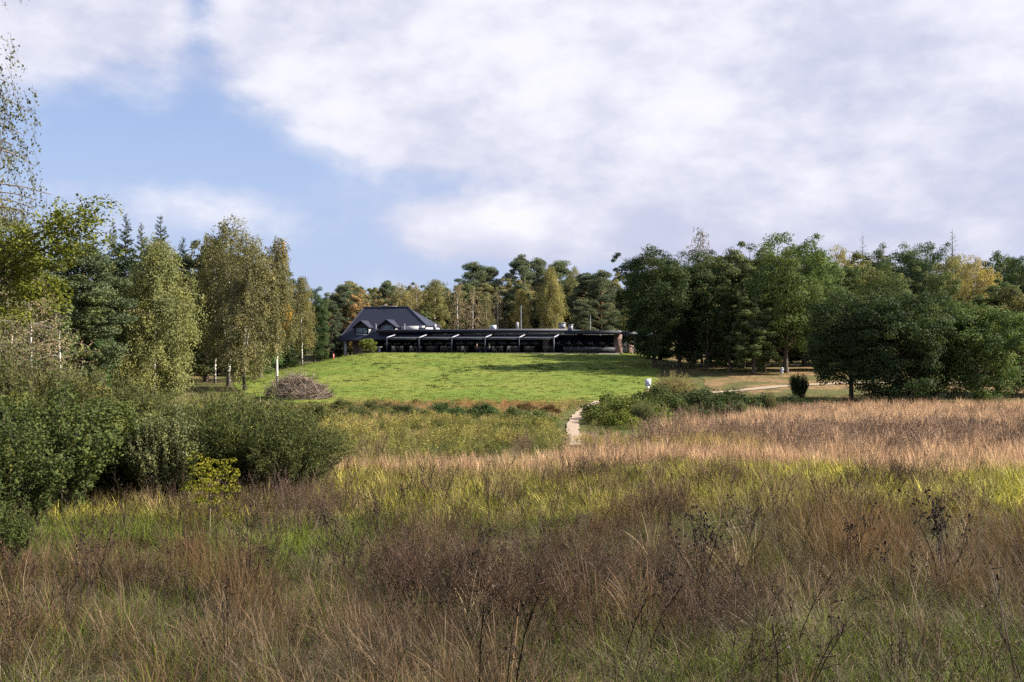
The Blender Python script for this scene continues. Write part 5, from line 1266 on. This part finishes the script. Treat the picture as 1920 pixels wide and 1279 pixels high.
P = jgrid(rng, 19, 27.5, .40); x, y, u, nb, nm, ns = fields(P); gz = green_zone(u, y, nb, nm)
keep = rng.random(len(P)) < np.clip(.75-.75*gz, .08, 1)
q = finish(rng, P, keep, .35, .65, hs=.6+.8*fbm(x*.7, y*.8, 72)); f = (.6*nm+.4*ns+rng.normal(0, .12, len(P)))[keep]
scatter('dry_meadow_grass', tall_mid, 6, *q, pal(rng, [(.12, .11, .04), (.11, .13, .032), (.15, .13, .055)], ns[keep]), pal(rng, [(.18, .125, .07), (.28, .21, .11), (.34, .27, .13), (.25, .23, .08)], sstep((f-.2)/.6)), 'brownish tall grass between the foreground and the green strip', 'grass')
# green grass
P = jgrid(rng, 5.0, 19, .27); x, y, u, nb, nm, ns = fields(P); gz = green_zone(u, y, nb, nm)
keep = rng.random(len(P)) < np.clip(.42+.8*gz, 0, 1)
q = finish(rng, P, keep, .6, 1.1, hs=.6+.8*fbm(x*.9, y*.9, 73))
lft = (bump(u, 60, 700, 120)*bump(y, 12, 20, 3))[keep][:, None]
scatter('green_grass', green_near, 6, *q, pal(rng, [(.045, .075, .014), (.075, .105, .018)], ns[keep])*(1+.5*lft), pal(rng, [(.07, .115, .018), (.12, .17, .022), (.21, .21, .045)], (.5*nm+.5*ns)[keep])*(1+.5*lft), 'green grass tufts growing between the dry clumps', 'grass', .66)
P = jgrid(rng, 18.5, 28.5, .36); x, y, u, nb, nm, ns = fields(P); gz = green_zone(u, y, nb, nm)
keep = rng.random(len(P)) < np.clip(.40+.9*gz, 0, 1)
q = finish(rng, P, keep, .55, 1.05, hs=.55+.9*fbm(x*.6, y*.7, 74))
yel = sstep((u[keep]-900)/700)*bump(y[keep], 20, 28, 3)
scatter('green_meadow_grass', green_mid, 5, *q, pal(rng, [(.095, .13, .02), (.13, .16, .024)], ns[keep])*(1+.5*yel[:, None]), pal(rng, [(.15, .16, .030), (.25, .235, .042), (.36, .29, .085)], (.5*nm+.5*ns)[keep])*(1+.45*yel[:, None]), 'bright yellow green grass strip across the meadow', 'grass')
# flattened dead grass
P = jgrid(rng, 5.5, 19, .38); x, y, u, nb, nm, ns = fields(P)
keep = rng.random(len(P)) < .42+.5*(ns > .48)*(y < 15)
q = finish(rng, P, keep, .7, 1.2, .12)
scatter('flattened_dead_grass', flat_near, 6, *q, pal(rng, [(.08, .062, .038), (.13, .10, .06)], ns[keep]), pal(rng, [(.13, .10, .065), (.23, .185, .13), (.36, .31, .25)], nm[keep]), 'bleached dead grass lying matted over the foreground', 'grass', .54)
# arching straw tussocks
arch = variants('arch_straw', [grass_variant('as%d' % i, 980+i, [dict(N_=46, R0=.10, L=(.5, 1.0), lean=(.45, .25), curve=(.7, 2.0), w=(.003, .0065), S=7, az=None if i % 2 else i*1.3, head=.4)], gm) for i in range(5)])
P = jgrid(rng, 6.5, 18, .85); x, y, u, nb, nm, ns = fields(P)
keep = rng.random(len(P)) < .18+.5*bump(u, 1400, 2000, 150)*bump(y, 9.5, 13, 1.5)
q = finish(rng, P, keep, .6, 1.05, .2)
scatter('arching_straw', arch, 5, *q, pal(rng, [(.12, .095, .045), (.16, .125, .07)], ns[keep]), pal(rng, [(.26, .20, .12), (.42, .34, .23), (.52, .43, .31)], nm[keep]), 'pale straw blades arching over in the foreground', 'grass', .72)
# dry forb stems
P = jgrid(rng, 7.5, 26, .42); x, y, u, nb, nm, ns = fields(P)
dens = np.clip((fbm(x*.35, y*.35, 47)-.47)*4, 0, 1)+.62*bump(u, 760, 1300, 160)*bump(y, 9.8, 15, 3)+.5*bump(u, 1240, 1430, 90)*bump(y, 9.3, 13, 2)
gz = green_zone(u, y, nb, nm); keep = rng.random(len(P)) < np.clip(dens*(1-.75*gz)*.8, 0, 1)
q = finish(rng, P, keep, .5, .9, .16, hs=.7+.6*fbm(x*.9, y*.9, 75))
scatter('dry_weed_stems', stalk_near, 6, *q, pal(rng, [(.05, .036, .027), (.08, .058, .043)], ns[keep]), pal(rng, [(.05, .032, .022), (.105, .066, .044), (.20, .135, .092)], nm[keep]), 'dark dry weed stems standing in the foreground grass', 'weeds', .62)

P = jgrid(rng, 7.5, 24, .8); x, y, u, nb, nm, ns = fields(P)
dark_st = variants('dark_stalk', [stalk_variant('dk%d' % i, 990+i, 1.0, 3, .14, M['stalk'], 7, 1.7) for i in range(6)])
keep = rng.random(len(P)) < .16+.35*(nm > .52)
q = finish(rng, P, keep, .6, 1.05, .12)
scatter('dark_dead_stalks', dark_st, 6, *q, pal(rng, [(.045, .03, .022), (.06, .042, .03)], ns[keep]), pal(rng, [(.03, .02, .016), (.06, .04, .03)], nm[keep]), 'thin dark dead stalks rising above the foreground grass', 'weeds', .7)

# pink straw band and the field on the right
PINK = [(.32, .20, .125), (.52, .345, .21), (.72, .50, .32), (.62, .42, .265), (.42, .27, .175)]
P = jgrid(rng, 26.0, 44, .44); x, y, u, nb, nm, ns = fields(P)
rgt = sstep((u-1180)/160)
keep = (rng.random(len(P)) < .95) & (u > 330) & ~on_path(x, y) & (y > 25.8) & ~((u < 1040) & (y > 31.5+2.5*sstep((u-800)/200)))
hs = np.where(y < 30.3, .78, .36+.5*rgt)*(.7+.6*ns)
q = finish(rng, P, keep, .62, .92, .08, hs=hs); f = (.5*nm+.5*ns)[keep]; cb = pal(rng, PINK, sstep((f-.2)/.6))
yl = (bump(u, 940, 1420, 140)*bump(y, 32, 43, 3)*(.4+.9*nm))[keep][:, None]; cb = cb*(1-np.clip(yl, 0, 1))+np.array([.42, .33, .075])*np.clip(yl, 0, 1)
yl = (.8*bump(u, 500, 800, 160)*bump(y, 27, 47, 4)*sstep((nb-.4)/.2))[keep][:, None]; cb = cb*(1-yl)+np.array([.30, .25, .085])*yl
scatter('straw_grass_band', tall_mid, 6, *q, pal(rng, [(.30, .23, .14), (.24, .20, .10)], ns[keep]), cb, 'pinkish straw coloured tall grass band across the middle of the meadow', 'grass')
P = jgrid(rng, 44, 71, .54); x, y, u, nb, nm, ns = fields(P)
edge = np.interp(u, [1180, 1240, 1330, 1450, 1520, 2100], [44, 47, 53, 61, 67, 71])
keep = (u > 1180) & (y < edge+1.2*(ns-.5))
q = finish(rng, P, keep, .62, .95, .08, hs=.75+.5*ns); f = (.5*nm+.5*ns)[keep]
scatter('straw_field_grass', tall_mid, 6, *q, pal(rng, [(.28, .21, .13), (.24, .18, .10)], ns[keep]), pal(rng, PINK, sstep((f-.22)/.56)), 'pinkish tall grass field in front of the right hand oaks', 'grass')
P = jgrid(rng, 29.5, 62, .60); x, y, u, nb, nm, ns = fields(P)
dens = bump(u, 1230, 2300, 200)*bump(y, 33, 46, 5)*(.25+1.0*sstep((nm-.35)/.25))+.16*bump(u, 600, 1250, 100)*bump(y, 30, 34, 3)+.25*bump(u, 1230, 2300, 200)*bump(y, 46, 62, 5)*(nm > .55)+.07
keep = (rng.random(len(P)) < dens*.8) & (u > 560) & ~on_path(x, y) & ~((u < 1200) & (y > 44))
q = finish(rng, P, keep, .65, 1.0, .06, hs=np.where((y > 34) & (u < 1200), .6, 1.0))
scatter('brown_seed_stalks', stalk_mid, 5, *q, pal(rng, [(.13, .095, .075), (.18, .13, .10)], ns[keep]), pal(rng, [(.13, .088, .065), (.22, .15, .11), (.32, .22, .15)], nm[keep]), 'purplish brown seed stalks standing in the straw coloured field', 'weeds')
# herbs and rough grass left of the path
P = jgrid(rng, 30.5, 79, .55); x, y, u, nb, nm, ns = fields(P)
zone = (u > 420) & (u < 1240) & ~on_path(x, y) & (y < 78.6+1.2*(ns-.5)) & ~((u > 1085) & (y < 47)) & ~((y < 43) & (u > 1050)) & ~((y < 33.5) & (u > 820)) & ~((u > 470) & (u < 630) & (y > 74))
keep = zone & (rng.random(len(P)) < .80)
q = finish(rng, P, keep, .24, .50, .08, hs=.4+1.2*ns); f = (.6*nm+.4*ns)[keep]; xx, yy_, uu = x[keep], y[keep], u[keep]
cb = pal(rng, [(.14, .15, .05), (.22, .22, .065), (.36, .30, .11), (.48, .35, .21)], sstep((f-.25)/.5))
nbk = fbm(xx*.22, yy_*.16, 85)[:, None]; w1 = sstep((nbk-.54)/.10)*.8; w2 = sstep((.44-nbk)/.10)*.8; cb = cb*(1-w1)+np.array([.34, .19, .10])*w1; cb = cb*(1-w2)+np.array([.095, .13, .04])*w2
rust = (bump(yy_, 70.5, 80, 2.5)*(.25+.75*sstep((uu-800)/60))*sstep((nb[keep]-.3)/.2))[:, None]; cb = cb*(1-.85*rust)+np.array([.36, .17, .085])*.85*rust
scatter('rough_grass', tall_mid, 6, *q, pal(rng, [(.13, .15, .04), (.20, .17, .065)], ns[keep])*(1-.3*rust), cb, 'rough rusty and green grass below the lawn', 'grass', 1.1)
keep = zone & (rng.random(len(P)) < .80*bump(y, 32, 54, 5)*(.4+.6*sstep((u-640)/150))+.05) & (near_path(x, y) < .3) & (nm+.3*(ns-.5) > .38)
P2 = P+rng.normal(0, .2, P.shape); q = finish(rng, P2, keep, .40, .66, .06, hs=.7+.6*nm)
scatter('tall_green_herbs', herb_mid, 5, *q, pal(rng, [(.08, .10, .028), (.11, .13, .03)], ns[keep]), pal(rng, [(.10, .135, .035), (.19, .19, .05), (.36, .29, .085)], nm[keep]), 'leafy upright herbs in the meadow left of the footpath', 'weeds', 1.05)
# fringe of grass round the path, brambles and lawn edge
P = jgrid(rng, 44, 82, .5); x, y, u, nb, nm, ns = fields(P)
x, y, u, nb, nm, ns = fields(P, False); pu = np.interp(y, PATH_Y, PATH_U); d = x-X(pu, y)
keep = ((np.abs(d) < 2.2) & ~on_path(x, y)) | ((u > 260) & (u < 1120) & (y > 70) & (rng.random(len(P)) < .7) & ~((u > 470) & (u < 640) & (y > 77))) | ((u > 1240) & (y > 62) & (rng.random(len(P)) < .6))
q = finish(rng, P, keep, .25, .60, .1)
dark = sstep((u[keep]-1240)/50)[:, None]
scatter('fringe_grass', green_mid, 5, *q, pal(rng, [(.09, .13, .02), (.12, .14, .03)], ns[keep])*(1-.3*dark), pal(rng, [(.15, .19, .03), (.22, .22, .05), (.28, .23, .09)], nm[keep])*(1-.35*dark), 'short grass fringe along the footpath and the wood edge', 'grass')
# tufts on the lawn
P = jgrid(rng, 79.5, 139, .7); x, y, u, nb, nm, ns = fields(P, False)
lo = np.interp(y, [79, 84, 92, 105, 120, 139], [-17, -25.5, -25.5, -27.5, -29.5, -23.5]); hi = np.interp(y, [79, 84, 92, 105, 120, 139], [8, 10, 13, 14.5, 16, 18])
keep = (x > lo) & (x < hi) & (rng.random(len(P)) < .5)
q = finish(rng, P, keep, .6, 1.15, .05); q[0][:, 2] += .05
k = sstep((fbm(x*.3, y*.18, 61)-.56)/.08)[keep]*sstep((fbm(x*1.1, y*.8, 62)-.5)/.1)[keep]
cb = pal(rng, [(.145, .215, .030), (.185, .24, .036), (.235, .265, .05)], (.5*nm+.5*ns)[keep]); cb = cb*(1-.75*k[:, None])+np.array([.035, .065, .014])*.75*k[:, None]
q[2][:, 2] *= 1+1.3*k
scatter('lawn_tufts', lawn_tuft, 4, *q, cb*.85, cb, 'short grass tufts and dark weed patches on the lawn', 'grass', .68)

# ------------------------------------------------------------------ dead weeds one can pick out
def dead_weed(key, H, n, spread, heads):
    rng = np.random.default_rng(key); o = empty('dead_tansy', (0, 0, 0)); hb = MB()
    for i in range(n):
        ph = rng.random()*6.28; ln = abs(rng.normal(.08, spread)); L = H*rng.uniform(.75, 1.05); h = np.array([cos(ph), sin(ph), 0]); t = np.linspace(0, 1, 7)
        P = h*(np.sin(ln+.2*t)*L*t)[:, None]+rng.normal(0, .01, (7, 3)); P[:, 2] = np.cos(ln+.2*t)*L*t; P[:, :2] += rng.normal(0, .03, 2)
        sb = MB(); sb.tube(P, np.linspace(.008, .0045, 7), 4, rng.random())
        for k in range(heads):
            tt = rng.uniform(.62, 1.0); q = np.array([np.interp(tt, t, P[:, j]) for j in range(3)]); e = q+unit(rng.normal(0, .55, 3)+np.array([0, 0, .9]))*H*rng.uniform(.05, .16)
            sb.tube(np.stack([q, (q+e)/2+rng.normal(0, .008, 3), e]), [.0032, .0028, .002], 3, rng.random(), cap=False)
            for m_ in range(3):
                c = e+rng.normal(0, .012, 3); r = rng.uniform(.007, .014); hb.tube([c-np.array([0, 0, r]), c, c+np.array([0, 0, r*.7])], [r*.4, r, r*.5], 6, rng.random())
        sb.obj('stem', M['weedstem'], o)
    hb.obj('flower_heads', M['weedhead'], o)['kind'] = 'stuff'; return o
M['weedstem'] = simple('blackened_stem', (.045, .032, .024), .8, .2, var=.4); M['weedhead'] = simple('dry_flower_head', (.022, .017, .015), .9, .1, var=.4)
W0 = [dead_weed(2000+i, 1.0, (6, 4, 8, 3)[i], (.12, .16, .2, .06)[i], (9, 8, 8, 6)[i]) for i in range(4)]
WEEDS = [(1772, 12.6, 925, 0, 'tall dead tansy with black heads near the right edge'), (1790, 13.4, 932, 3, 'thin dead tansy right beside the tall one near the right edge'), (1692, 11.6, 1000, 3, 'single dark dead stem left of the tall tansy pair'),
         (1318, 12.4, 938, 2, 'bushy dead tansy right of centre in the foreground'), (1600, 13.4, 955, 1, 'small dead tansy between the bushy and the tall one'),
         (524, 12.4, 1003, 1, 'dead tansy with drooping heads in the left foreground'), (455, 12.0, 1030, 1, 'leaning dead tansy left of the drooping one'), (183, 12.8, 975, 3, 'bare dark stems at the left, below the leafy shrubs'), (165, 12.2, 990, 3, 'thin dark stem beside the bare stems at the left'),
         (900, 12.0, 985, 2, 'branched dead weed in the middle of the foreground'), (762, 9.6, 1105, 3, 'dark forked dead stem in the lower middle'), (712, 16.5, 925, 0, 'dead weed group below the purple brown bush'),
         (745, 18.5, 900, 1, 'dead weed in front of the green strip left of centre'), (965, 19.0, 905, 3, 'lone upright stem before the green strip'), (40, 9.8, 1100, 1, 'dead weed in the lower left corner'),
         (1240, 10.2, 1040, 1, 'leaning dead weed left of the dark fallen bush'), (1400, 15.0, 940, 1, 'small dead weed behind the bushy tansy'), (620, 15.5, 950, 0, 'dead weed at the right foot of the purple brown bush')]
usedw = set()
for u, D, vt, k, lb in WEEDS:
    o = W0[k] if k not in usedw else dup(W0[k]); usedw.add(k); xx = X(u, D); z = g(xx, D); s = Zv(vt, D)-z
    o.location = (xx, D, z); o.rotation_euler = (0, 0, rr.random()*6.28); o.scale = (s*.9, s*.9, s); tag(o, lb, 'dead weed', 'dead weeds in the foreground')
# dry twiggy bushes
for u, D, vt, ws, k, c, lb in ((560, 17.5, 878, 1.0, 0, (.17, .105, .085), 'purple brown dry bush in front of the willow thicket'), (620, 19.5, 885, .9, 1, (.16, .105, .085), 'purple brown dry bush right of the willow thicket'),
                               (1345, 10.4, 1065, 1.0, 1, (.06, .042, .035), 'dark tangled dry bush right of centre'), (1060, 12.4, 985, 1.2, 0, (.11, .075, .055), 'brown dry bush in the middle foreground'), (840, 12.2, 1000, 1.2, 1, (.12, .08, .06), 'brown dry bush left of the middle foreground'),
                               (1180, 13.0, 985, 1.1, 1, (.11, .075, .055), 'brown dry bush right of the middle foreground')):
    plant('twg%d' % k, 'dry_bush', u, D, vt, c, lb, 'bush', 'dry bushes in the meadow', ws, rz=rr.random()*6)
# pale fallen stalk
b = MB(); p0 = np.array([X(1098, 12.6), 12.6, Zv(1050, 12.6)]); p1 = np.array([X(1195, 11.6), 11.6, Zv(1140, 11.6)])
b.tube(np.stack([p0, (p0+p1)/2+np.array([0, 0, .02]), p1, p1+(p1-p0)*.35]), [.006, .009, .010, .010], 5, .5); o = b.obj('fallen_stalk', M['stump']); tag(o, 'pale fallen stalk slanting across the brown foreground weeds', 'stalk')
